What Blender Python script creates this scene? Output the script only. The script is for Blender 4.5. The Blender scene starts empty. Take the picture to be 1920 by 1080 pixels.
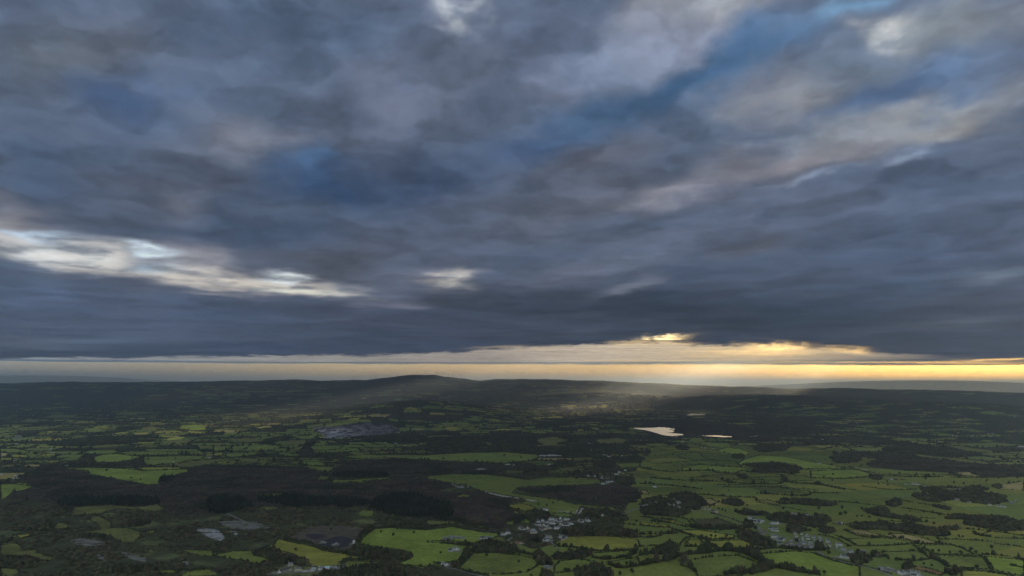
import bpy, math, random
import numpy as np
R_ = math.radians
rng = np.random.default_rng(7)
random.seed(7)
SC = bpy.context.scene
COL = SC.collection

# ------------------------------------------------------------------ camera model
CAMZ = 300.0
F = 1281.0                                   # focal length for a 1920 px wide frame
PITCH, ROLL = math.atan(175.0 / F), 7.0 / 1920.0
_f = np.array([0, math.cos(PITCH), math.sin(PITCH)])
_x = np.array([1.0, 0, 0])
_u = np.array([0, -math.sin(PITCH), math.cos(PITCH)])
_r = math.cos(ROLL) * _x + math.sin(ROLL) * _u
_up = -math.sin(ROLL) * _x + math.cos(ROLL) * _u

def project(x, y, z):
    d = np.stack([x, y, z - CAMZ], -1)
    w = d @ _f
    w = np.where(np.abs(w) < 1e-6, 1e-6, w)
    px = 960 + F * (d @ _r) / w
    py = 540 - F * (d @ _up) / w
    behind = w < 1.0
    return np.where(behind, -9999.0, px), np.where(behind, 9999.0, py)

def ray(px, py):
    px = np.asarray(px, float); py = np.asarray(py, float)
    d = _f + ((px - 960) / F)[..., None] * _r - ((py - 540) / F)[..., None] * _up
    return d / np.linalg.norm(d, axis=-1, keepdims=True)

# ------------------------------------------------------------------ numpy noise
def _hash(ix, iy, s=0):
    h = (ix.astype(np.int64) * 374761393 + iy.astype(np.int64) * 668265263 + s * 1442695041) & 0xFFFFFFFF
    h = ((h ^ (h >> 13)) * 1274126177) & 0xFFFFFFFF
    h = ((h ^ (h >> 16)) * 2246822519) & 0xFFFFFFFF
    h = h ^ (h >> 15)
    return (h & 0xFFFFFF) / float(0x1000000)

def vnoise(x, y, s=0):                       # gradient noise, about -1..1
    x = np.asarray(x, float); y = np.asarray(y, float)
    ix = np.floor(x); iy = np.floor(y)
    fx = x - ix; fy = y - iy
    u = fx * fx * fx * (fx * (fx * 6 - 15) + 10); v = fy * fy * fy * (fy * (fy * 6 - 15) + 10)
    def g(ax, ay):
        a = _hash(ix + ax, iy + ay, s) * 2 * np.pi
        return np.cos(a) * (fx - ax) + np.sin(a) * (fy - ay)
    n0 = g(0, 0) * (1 - u) + g(1, 0) * u
    n1 = g(0, 1) * (1 - u) + g(1, 1) * u
    return (n0 * (1 - v) + n1 * v) * 1.5

def fbm(x, y, s=0, oct=5, gain=0.5, lac=2.03):
    t = 0; a = 1.0; n = 0
    for o in range(oct):
        t = t + a * vnoise(x, y, s + o * 17); n += a
        x = x * lac + 13.7; y = y * lac - 7.3; a *= gain
    return t / n * 1.6

def lin(c):                                   # sRGB 0..255 -> linear
    c = np.asarray(c, float) / 255.0
    return np.where(c <= 0.04045, c / 12.92, ((c + 0.055) / 1.055) ** 2.4)

def sstep(a, b, x):
    t = np.clip((x - a) / (b - a), 0, 1)
    return t * t * (3 - 2 * t)

# ------------------------------------------------------------------ mesh + material helpers
def mesh_np(name, V, Fq, col=None, mat=None, smooth=False, extra=None):
    """V (n,3), Fq (m,3|4) -> mesh object data."""
    me = bpy.data.meshes.new(name)
    V = np.ascontiguousarray(V, dtype=np.float32); Fq = np.ascontiguousarray(Fq, dtype=np.int32)
    k = Fq.shape[1]
    me.vertices.add(len(V)); me.vertices.foreach_set('co', V.ravel())
    me.loops.add(Fq.size); me.loops.foreach_set('vertex_index', Fq.ravel())
    me.polygons.add(len(Fq))
    me.polygons.foreach_set('loop_start', np.arange(0, Fq.size, k, dtype=np.int32))
    me.polygons.foreach_set('loop_total', np.full(len(Fq), k, dtype=np.int32))
    if smooth:
        me.polygons.foreach_set('use_smooth', np.ones(len(Fq), dtype=bool))
    for nm, c in ([('col', col)] if col is not None else []) + list((extra or {}).items()):
        a = me.attributes.new(nm, 'FLOAT_COLOR', 'POINT')
        c4 = np.ones((len(V), 4), dtype=np.float32); c4[:, :c.shape[1]] = c
        a.data.foreach_set('color', c4.ravel())
    me.update(calc_edges=True)
    if mat: me.materials.append(mat)
    return me

def link(name, me, parent=None):
    o = bpy.data.objects.new(name, me); COL.objects.link(o)
    if parent is not None: o.parent = parent
    return o

def tag(o, label=None, cat=None, group=None, kind=None):
    if label: o['label'] = label
    if cat: o['category'] = cat
    if group: o['group'] = group
    if kind: o['kind'] = kind
    return o

def new_mat(name):
    m = bpy.data.materials.new(name); m.use_nodes = True
    nt = m.node_tree; nt.nodes.clear()
    out = nt.nodes.new('ShaderNodeOutputMaterial')
    return m, nt, out

def N(nt, t, **kw):
    n = nt.nodes.new(t)
    for k, v in kw.items():
        if k in n.inputs: n.inputs[k].default_value = v
        else: setattr(n, k, v)
    return n

def simple_mat(name, color, rough=0.8, noise=0.25, scale=0.15, attr=False, spec=0.2):
    m, nt, out = new_mat(name)
    b = N(nt, 'ShaderNodeBsdfPrincipled', Roughness=rough)
    b.inputs['Specular IOR Level'].default_value = spec
    tc = N(nt, 'ShaderNodeNewGeometry')
    nz = N(nt, 'ShaderNodeTexNoise', Scale=scale, Detail=4.0, Roughness=0.6)
    nt.links.new(tc.outputs['Position'], nz.inputs['Vector'])
    mr = N(nt, 'ShaderNodeMapRange')
    mr.inputs['From Min'].default_value = 0.3; mr.inputs['From Max'].default_value = 0.7
    mr.inputs['To Min'].default_value = 1 - noise; mr.inputs['To Max'].default_value = 1 + noise
    nt.links.new(nz.outputs['Fac'], mr.inputs['Value'])
    mx = N(nt, 'ShaderNodeMix', data_type='RGBA', blend_type='MULTIPLY')
    mx.inputs['Factor'].default_value = 1.0
    if attr:
        at = N(nt, 'ShaderNodeAttribute', attribute_name='col')
        nt.links.new(at.outputs['Color'], mx.inputs[6])
    else:
        mx.inputs[6].default_value = (*color, 1)
    nt.links.new(mr.outputs['Result'], mx.inputs[7])
    nt.links.new(mx.outputs[2], b.inputs['Base Color'])
    nt.links.new(b.outputs['BSDF'], out.inputs['Surface'])
    return m
# ------------------------------------------------------------------ the lie of the land
HX = np.array([-600,-200,0,70,130,160,300,430,480,560,605,630,685,730,767,790,812,835,875,900,930,1000,1105,1150,1200,1250,1300,1340,1425,1480,1570,1700,1920,2300])
HZ = np.array([ 260, 250,243,262,267,256,267,296,290,299,284,306,319,360,408,411,405,370,341,309,336,336,325,307,289,271,243,222,206,190,200,190,160,150])
def colx(x, y):                                # bearing expressed as a picture column on the horizon
    a = np.arctan2(x, np.maximum(y, 1e-6) if np.ndim(y) == 0 else np.where(y > 1, y, 1))
    return 960 + F * np.tan(np.clip(a, -1.2, 1.2)) / math.cos(PITCH) * 1.0
def bump(x, y, px, d, h, sa, sd, rot=0):
    r = ray(px, 715.0); az = math.atan2(r[0], r[1]); cx, cy = d * math.sin(az), d * math.cos(az)
    dx, dy = x - cx, y - cy
    u = dx * math.cos(az) - dy * math.sin(az); v = dx * math.sin(az) + dy * math.cos(az)
    return h * np.exp(-0.5 * ((u / sa) ** 2 + (v / sd) ** 2))
LAKES = {}
def _flat(px, py, rad):
    d = ray(px, py); t = -CAMZ / d[2]; return (d[0] * t, d[1] * t, rad)
FLAT = [_flat(1234, 809, 330), _flat(1345, 818, 160), _flat(1305, 778.5, 850), _flat(1032, 854, 130), _flat(1915, 837, 120), _flat(1800, 739.5, 500)]
#                                      # (x, y, radius): ground kept level round water
def terrain(x, y):
    x = np.asarray(x, float); y = np.asarray(y, float)
    d = np.sqrt(x * x + y * y)
    c = colx(x, y)
    hr = np.interp(c, HX, HZ) + 5 * vnoise(c / 26, c * 0, 11)
    rise = np.exp(-((d - 12500) / np.where(d < 12500, 2500, 2600)) ** 2)
    front = np.where(y > 0, 1.0, 0.0)
    z = hr * rise * front
    k = sstep(3500, 8000, d) * (1 - sstep(17000, 24000, d))
    z = z + k * (16 * vnoise(x / 1500, y / 1500, 12) + 12 * vnoise(x / 700, y / 900, 13)) * (0.5 + 0.5 * rise)
    z = z + 5 * vnoise(x / 900, y / 900, 14) * sstep(900, 1500, d) * (1 - sstep(17000, 24000, d))
    z = z + bump(x, y, 805, 6500, 98, 520, 560) + bump(x, y, 720, 6400, 30, 500, 500)
    z = z + bump(x, y, 1330, 8900, 60, 1000, 600) + bump(x, y, 1480, 8600, 45, 800, 600)
    z = z + bump(x, y, 1700, 8200, 70, 1500, 900) + bump(x, y, 1860, 7300, 55, 900, 600)
    z = z + bump(x, y, 1120, 9300, 60, 500, 600)
    z = z + bump(x, y, 1600, 37500, 275, 3600, 1500) + bump(x, y, 1790, 37500, 200, 3000, 1500) + bump(x, y, 1930, 37000, 130, 2500, 1500)
    z = z + bump(x, y, 150, 52000, 430, 4200, 3000) + bump(x, y, 560, 55000, 350, 3000, 3000) + bump(x, y, -100, 50000, 300, 4000, 3000)
    z = z + bump(x, y, 672, 4560, 44, 210, 130) + bump(x, y, 720, 4650, 30, 200, 130)
    z = z + 5 * vnoise(x / 160, y / 160, 16) * sstep(9000, 11000, d) * (1 - sstep(15000, 20000, d))
    qd = np.sqrt(((x + 1000) / 330) ** 2 + ((y - 4420) / 260) ** 2); z = z + 4 * fbm(x / 30, y / 30, 17, 3) * sstep(1.4, .8, qd)
    lowland = 40 * sstep(18000, 26000, d) * (c < 1080)
    z = z + lowland
    w = np.ones_like(z)
    for fx, fy, fr in FLAT:
        w = w * sstep(0.6, 1.8, np.sqrt((x - fx) ** 2 + (y - fy) ** 2) / fr)
    return z * w

def ground_at(px, py):
    """point of the land seen at a place of the photograph: march along the line of sight"""
    px = np.atleast_1d(np.asarray(px, float)); py = np.atleast_1d(np.asarray(py, float))
    d = ray(px, py); h = np.sqrt(d[:, 0] ** 2 + d[:, 1] ** 2)
    sl = np.minimum(d[:, 2] / h, -1e-4)
    ux, uy = d[:, 0] / h, d[:, 1] / h
    t = np.clip((130 - CAMZ) / sl, 600, 4300)
    lo = t.copy(); hi = np.full(len(px), 60000.0); idx = np.arange(len(px))
    while len(idx):
        t2 = t[idx] * 1.012
        hit = CAMZ + sl[idx] * t2 <= terrain(ux[idx] * t2, uy[idx] * t2)
        hi[idx[hit]] = t2[hit]; lo[idx[~hit]] = t2[~hit]; t[idx] = t2
        idx = idx[~hit & (t2 < 60000)]
    for _ in range(12):
        m = 0.5 * (lo + hi); g = CAMZ + sl * m <= terrain(ux * m, uy * m)
        hi = np.where(g, m, hi); lo = np.where(g, lo, m)
    return np.stack([ux * hi, uy * hi], -1)

def C(x0, y0, s, pts):                         # read off an enlarged view of the photograph
    return [(x0 + a / s, y0 + b / s) for a, b in pts]

def inside(poly, x, y):
    res = np.zeros(len(x), bool)
    n = len(poly)
    for i in range(n):
        x1, y1 = poly[i]; x2, y2 = poly[(i + 1) % n]
        if y1 == y2: continue
        m = (y1 > y) != (y2 > y)
        xi = (x2 - x1) * (y - y1) / (y2 - y1) + x1
        res ^= m & (x < xi)
    return res

def densify(pts, closed, step_px=9.0):
    out = []
    n = len(pts)
    for i in range(n if closed else n - 1):
        a = np.array(pts[i]); b = np.array(pts[(i + 1) % n])
        k = max(1, int(np.hypot(*(b - a)) / step_px))
        for j in range(k): out.append(a + (b - a) * j / k)
    if not closed: out.append(np.array(pts[-1]))
    return np.array(out)
def smooth_poly(pts, closed, it=2):            # Chaikin corner cutting
    p = [np.array(q, float) for q in pts]
    for _ in range(it):
        o = []
        n = len(p)
        if not closed: o.append(p[0])
        for i in range(n if closed else n - 1):
            a, b = p[i], p[(i + 1) % n]
            o += [a * .75 + b * .25, a * .25 + b * .75]
        if not closed: o.append(p[-1])
        p = o
    return p
class Lines:                                   # collects picture lines, puts them all on the land in one go
    def __init__(self): self.p = []; self.n = []
    def add(self, pts, closed, it=1, step=8.0):
        q = densify([tuple(v) for v in smooth_poly(pts, closed, it)], closed, step)
        self.p.append(q); return len(self.p) - 1
    def solve(self):
        al = np.concatenate(self.p); w = ground_at(al[:, 0], al[:, 1]); self.w = []
        k = 0
        for q in self.p:
            self.w.append(w[k:k + len(q)]); k += len(q)
LN = Lines()
# ------------------------------------------------------------------ what the photograph shows, read off enlarged views
A = lambda p: C(0, 740, 4.8, p)
B = lambda p: C(400, 740, 4.8, p)
Cc = lambda p: C(800, 740, 4.8, p)
D = lambda p: C(1200, 740, 4.8, p)
E = lambda p: C(1520, 740, 4.8, p)
F0 = lambda p: C(0, 900, 4.8, p)
F1 = lambda p: C(400, 900, 4.8, p)
F2 = lambda p: C(800, 900, 4.8, p)
F3 = lambda p: C(1200, 900, 4.8, p)
F4 = lambda p: C(1560, 900, 16 / 3, p)

PASTURE_ZONE = [(1180,905),(1200,868),(1232,836),(1290,833),(1330,829),(1400,838),(1520,836),(1600,850),(1650,868),(1700,885),(1790,892),(1850,895),(1990,893),(2100,1100),(1150,1100),(900,1080),(840,1060),(880,1025),(935,1006),(1000,1030),(1080,1010),(1170,1005),(1170,960),(1185,930)]
# fields: (palette key, points)
FIELDS = [
 ('b',A([(840,600),(845,560),(930,540),(1060,535),(1250,555),(1265,570),(1160,590),(1060,605),(920,615)])),
 ('g',A([(1010,525),(1180,510),(1600,515),(1640,530),(1570,545),(1270,545),(1100,532)])),
 ('b',A([(580,662),(840,658),(1100,665),(1300,685),(1690,672),(1700,690),(1560,730),(1440,750),(1425,805),(1330,812),(1200,790),(1000,750),(860,725),(800,720),(790,685),(640,672)])),
 ('g',A([(1290,560),(1560,555),(1850,550),(1820,575),(1560,620),(1330,640),(1290,615)])),
 ('o',[(325,873),(342,867),(396,861),(440,860),(446,867),(400,869),(375,874),(344,878)]),
 ('y',A([(1210,665),(1300,655),(1460,650),(1700,660),(1600,672),(1300,680)])),
 ('o',A([(800,470),(900,455),(1150,452),(1200,458),(1050,470),(850,482)])),
 ('o',A([(1220,455),(1420,462),(1420,474),(1200,474)])),
 ('g',A([(760,335),(770,305),(850,300),(920,310),(880,330),(800,340)])),
 ('y',A([(780,293),(900,285),(990,288),(975,303),(900,300)])),
 ('b',A([(1610,305),(1640,275),(1760,268),(1850,280),(1850,315),(1750,320),(1690,315)])),
 ('y',A([(1690,325),(1850,335),(1840,350),(1710,348)])),
 ('gold',A([(1480,405),(1560,385),(1670,378),(1660,392),(1560,410)])),
 ('o',A([(1420,430),(1580,412),(1700,408),(1720,425),(1600,436)])),
 ('y',A([(1230,432),(1390,423),(1385,440),(1250,442)])),
 ('gold',A([(1205,350),(1340,342),(1335,354),(1215,358)])),
 ('o',A([(1270,300),(1350,285),(1450,300),(1380,325),(1280,318)])),('o',A([(1340,262),(1460,250),(1510,262),(1440,276),(1350,276)])),
 ('g',A([(0,490),(150,487),(270,515),(260,525),(100,520),(0,515)])),
 ('t',A([(0,520),(90,530),(50,555),(0,558)])),('y',A([(90,542),(240,545),(260,560),(110,565)])),
 ('y',A([(0,567),(150,570),(200,577),(60,587),(0,590)])),('y',A([(330,552),(400,535),(510,533),(490,550),(340,560)])),
 ('o',A([(300,525),(400,510),(400,520),(310,530)])),('y',A([(430,605),(450,592),(540,592),(530,608),(440,615)])),
 ('o',A([(0,640),(180,620),(200,630),(50,655),(0,655)])),('t',A([(190,640),(260,625),(370,630),(360,648),(230,650)])),
 ('o',A([(0,357),(90,355),(100,380),(0,385)])),('o',A([(100,295),(200,290),(250,305),(180,315)])),('o',A([(510,360),(580,340),(650,335),(600,360)])),
 ('o',A([(380,205),(480,180),(700,185),(640,205),(480,210)])),('o',A([(150,235),(330,222),(420,228),(300,250)])),
 ('b',F0([(0,40),(150,38),(310,62),(200,95),(110,115),(60,160),(0,182)])),
 ('g',B([(860,470),(900,460),(1100,457),(1180,465),(1120,490),(980,508),(900,495)])),
 ('g',B([(745,395),(770,372),(920,370),(920,390),(830,400)])),
 ('o',B([(175,425),(190,395),(330,388),(460,400),(440,420),(260,430)])),
 ('g',B([(270,490),(340,455),(480,447),(620,465),(600,485),(440,500),(300,503)])),
 ('g',B([(105,550),(120,528),(380,525),(420,535),(300,550),(150,563)])),
 ('g',B([(0,465),(170,463),(130,495),(0,512)])),('y',B([(0,525),(100,522),(80,545),(0,550)])),('o',B([(0,440),(150,432),(160,452),(0,458)])),
 ('o',B([(220,590),(240,565),(420,580),(400,608),(260,612)])),('y',B([(20,605),(220,597),(210,612),(30,618)])),
 ('o',B([(530,430),(700,412),(840,410),(820,445),(740,450),(560,445)])),('o',B([(660,505),(820,455),(800,490),(700,515)])),
 ('g',B([(760,612),(950,600),(1015,625),(1000,640),(850,632)])),('g',B([(790,650),(850,640),(1090,655),(1070,680),(1040,700),(980,690),(870,665)])),
 ('g',B([(560,640),(740,630),(740,645),(620,648)])),('b',B([(1065,790),(1080,765),(1200,770),(1590,745),(1600,760),(1380,770),(1320,795),(1250,785),(1180,790)])),
 ('g',[(642,857),(671,852.5),(754,853.5),(800,853.5),(883,848.75),(946,848),(1008,852.5),(1010,860),(998,863),(946,868),(904,867),(842,865),(800,862),(720,858),(680,860)]),
 ('o',B([(740,575),(870,568),(880,585),(780,590)])),('o',B([(930,770),(960,730),(1050,740),(1030,770)])),
 ('gold',B([(1165,192),(1380,188),(1370,200),(1170,200)])),('y',B([(1225,215),(1330,210),(1290,228),(1240,228)])),
 ('t',B([(1380,185),(1460,172),(1590,180),(1560,200),(1420,200)])),('gold',B([(385,298),(430,287),(525,283),(520,293),(420,303)])),
 ('t',B([(0,325),(190,325),(180,340),(0,335)])),('y',B([(495,350),(530,346),(535,356),(500,358)])),('t',B([(1745,308),(1830,303),(1910,312),(1850,320)])),
 ('y',[(754,765),(771,763),(784,766.7),(781,768.75),(762.5,766.7)]),('o',B([(310,175),(370,162),(440,195),(380,210),(330,200)])),('o',B([(560,200),(700,175),(950,160),(800,190),(640,215)])),
 ('g',Cc([(40,300),(140,280),(145,320),(90,330),(50,320)])),('y',Cc([(160,300),(230,288),(320,305),(290,325),(190,325)])),
 ('y',Cc([(570,225),(620,222),(675,235),(660,242),(600,235)])),('gold',Cc([(950,210),(1100,200),(1170,192),(1240,200),(1220,210),(1090,210),(980,218)])),
 ('gold',Cc([(620,312),(700,306),(790,312),(780,319),(640,319)])),('y',Cc([(1200,102),(1300,92),(1355,97),(1330,110),(1220,110)])),('y',Cc([(1265,118),(1330,115),(1330,123),(1270,124)])),
 ('y',Cc([(1445,107),(1540,98),(1530,118),(1460,118)])),('y',Cc([(1540,115),(1580,97),(1580,82),(1640,100),(1610,118)])),('t',Cc([(960,175),(1010,168),(1030,176),(980,182)])),
 ('o',Cc([(310,352),(360,346),(370,358),(320,360)])),('o',Cc([(0,375),(150,365),(280,372),(200,384),(0,386)])),('o',Cc([(470,430),(560,428),(610,455),(560,460)])),
 ('o',Cc([(1010,395),(1150,380),(1240,400),(1170,450),(1090,470),(1010,430)])),('o',Cc([(1520,410),(1700,390),(1830,410),(1700,440),(1560,440)])),
 ('o',Cc([(1170,665),(1280,650),(1440,670),(1400,695),(1220,690)])),('g',Cc([(1690,620),(1920,615),(1920,650),(1740,655)])),('o',Cc([(1310,570),(1480,560),(1540,590),(1320,600)])),
 ('o',Cc([(1330,615),(1500,612),(1500,630),(1340,632)])),
 ('g',[(800,893),(842,889),(904,890),(954,894),(987,900),(1019,896),(1079,895),(1123,900),(1129,905),(1125,907),(1071,910),(1046,910),(1008,912),(973,913),(960,925),(990,930),(1050,937),(1080,945),(1150,951),(1157,957),(1120,956),(1090,950),(1080,966),(1060,970),(1030,965),(1020,958),(985,958),(955,952),(948,948),(985,940),(980,935),(900,920),(870,908),(840,905),(800,897)]),
 ('y',F2([(710,230),(860,215),(960,240),(1000,270),(900,280),(790,265)])),
 ('t',Cc([(1335,757),(1380,746),(1540,757),(1550,768),(1400,763)])),
 ('g',D([(435,410),(500,402),(600,415),(580,432),(480,432)])),('g',D([(570,440),(620,430),(780,440),(820,465),(740,475),(620,460)])),('b',D([(690,500),(780,475),(900,490),(990,520),(960,545),(850,540),(720,515)])),
 ('b',D([(940,580),(1080,545),(1300,560),(1480,590),(1700,630),(1850,660),(1450,670),(1400,630),(1200,610),(980,615),(900,640),(880,620)])),
 ('b',D([(380,660),(560,625),(620,640),(1000,665),(900,690),(860,705),(700,690),(500,685),(380,680)])),
 ('b',E([(0,690),(200,680),(330,675),(440,680),(545,715),(520,735),(300,755),(100,750),(0,745)])),
 ('o',E([(870,545),(930,530),(1150,560),(1400,580),(1600,605),(1610,630),(1450,615),(1170,580),(980,560)])),('t',E([(1260,705),(1430,695),(1460,715),(1560,735),(1400,730)])),
 ('o',E([(1050,450),(1350,462),(1640,505),(1650,525),(1400,510),(1250,470)])),('g',E([(710,400),(800,390),(1040,395),(1050,420),(800,420)])),
 ('g',E([(340,650),(600,660),(860,685),(1240,700),(1260,720),(760,720),(560,700),(440,680)])),('o',E([(420,445),(560,465),(600,480),(480,475)])),
 ('t',E([(1720,810),(1920,780),(1920,864),(1700,850)])),
 ('o',F0([(400,325),(640,310),(650,248),(1000,224),(1230,247),(1420,218),(1490,265),(1390,290),(1230,265),(1060,260),(960,275),(920,305),(740,320),(560,335),(430,340),(445,400),(460,430),(330,455),(200,460),(400,420),(425,380)])),
 ('o',F0([(480,430),(500,395),(560,375),(620,410),(600,435),(500,445)])),
 ('o',F0([(780,345),(880,320),(1000,380),(1000,430),(1180,440),(1270,470),(1270,510),(1180,580),(1060,550),(980,510),(800,490),(580,485),(700,465),(900,450),(880,400)])),
 ('o',F0([(0,590),(150,570),(200,600),(220,635),(330,625),(350,660),(470,690),(520,700),(430,730),(300,700),(200,680),(0,680)])),
 ('y',F0([(150,495),(290,480),(300,500),(200,530),(160,520)])),('g',F0([(1500,600),(1700,625),(1920,640),(1920,690),(1780,680),(1560,620)])),
 ('y',F0([(1340,455),(1410,450),(1390,470),(1340,480)])),('o',F0([(0,790),(150,800),(180,830),(100,880),(0,880)])),('g',F0([(1650,845),(1720,820),(1900,785),(1990,860),(1600,880)])),
 ('g',F0([(1420,820),(1560,805),(1600,840),(1440,850)])),
 ('y',F1([(530,600),(580,530),(700,560),(900,600),(1000,640),(1200,670),(1380,700),(1380,710),(1180,720),(1150,770),(1000,790),(870,780),(820,720),(700,660),(600,640)])),
 ('g',F1([(0,680),(180,640),(350,640),(370,680),(500,710),(400,760),(250,720),(0,690)])),('g',F1([(1170,760),(1200,725),(1400,735),(1440,765),(1300,795),(1190,795)])),
 ('o',F1([(400,245),(560,240),(600,255),(480,278)])),('g',F1([(1290,300),(1340,272),(1450,275),(1440,320),(1380,335)])),('o',F1([(380,150),(430,125),(630,120),(600,155),(500,170)])),
 ('b',[(673,1023),(679,1008),(702,992),(733,989.6),(754,991.7),(800,994),(848,987.5),(904,998),(933,1000),(935,1006),(890,1018),(866,1018),(880,1022),(874,1030),(860,1050),(840,1055),(815,1060),(790,1062),(745,1058),(770,1047),(774,1043),(770,1035),(730,1028),(700,1025)]),
 ('g',F2([(380,700),(420,660),(600,655),(850,680),(1000,720),(1000,770),(900,830),(700,850),(400,840),(280,800),(330,750)])),
 ('y',F2([(1150,570),(1250,512),(1500,505),(1700,510),(1900,540),(1920,600),(1860,620),(1600,640),(1450,620),(1330,600),(1180,590)])),
 ('g',F2([(1480,660),(1700,645),(1860,650),(1860,675),(1700,700),(1500,690)])),('g',F2([(1150,780),(1200,730),(1400,710),(1480,735),(1480,790),(1250,830),(1150,840)])),
 ('g',F2([(1620,740),(1900,695),(1920,760),(1700,790)])),('o',F2([(0,360),(280,380),(280,400),(100,412),(0,402)])),('o',F2([(400,420),(520,415),(540,440),(430,445)])),
 ('g',F2([(260,145),(330,130),(420,140),(380,155),(290,155)])),('g',F2([(700,380),(790,370),(780,410),(720,405)])),('b',F2([(870,340),(920,350),(960,385),(880,392)])),('b',F2([(780,270),(830,290),(830,315),(790,300)])),
 ('g',F2([(600,310),(650,330),(690,360),(640,350)])),('g',F2([(1300,420),(1340,408),(1400,430),(1310,440)])),('o',F2([(0,560),(60,545),(200,545),(380,560),(360,590),(140,570)])),
 ('y',F3([(600,550),(920,540),(1060,600),(1000,640),(770,640),(620,560)])),('y',F3([(330,450),(520,450),(850,500),(840,530),(620,530),(520,505)])),
 ('g',F3([(460,720),(640,690),(880,680),(1100,760),(1080,800),(900,864),(520,864),(470,790)])),('b',F3([(1010,670),(1400,640),(1560,660),(1750,730),(1980,780),(1980,910),(1680,880),(1450,790),(1280,770),(1140,740)])),
 ('y',F3([(400,570),(450,530),(540,535),(590,595),(500,600),(440,590)])),('y',F3([(0,380),(250,400),(270,425),(120,420),(0,400)])),('y',F3([(0,470),(330,470),(330,485),(150,490),(0,485)])),
 ('y',F3([(110,355),(300,370),(420,400),(410,425),(280,385)])),
 ('t',F3([(160,140),(250,145),(280,175),(200,180)])),('t',F3([(0,90),(60,100),(90,125),(20,120)])),('t',F3([(570,170),(640,170),(700,200),(640,230),(590,200)])),('t',F3([(1065,185),(1150,180),(1290,220),(1200,217)])),
 ('h',F3([(450,355),(700,350),(860,400),(800,430),(560,420)])),
 ('t',F4([(150,500),(310,500),(460,545),(610,580),(480,565),(330,545),(200,530)])),('t',F4([(560,545),(700,535),(880,570),(1090,635),(900,630),(720,590)])),('t2',F4([(780,880),(850,865),(1000,890),(1130,935),(1080,955),(930,920)])),
 ('g',F4([(160,590),(440,580),(620,590),(850,625),(740,640),(500,655),(250,655)])),('g',F4([(830,655),(1180,648),(1290,680),(1420,745),(1180,745),(990,735),(950,690)])),
 ('g',F4([(1000,755),(1300,765),(1510,775),(1590,890),(1460,890),(1170,860),(1100,800)])),('y',F4([(1290,900),(1500,915),(1830,960),(1700,1000),(1300,990)])),
 ('b',F4([(1530,765),(1920,800),(1920,960),(1850,950),(1620,900)])),
]
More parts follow.
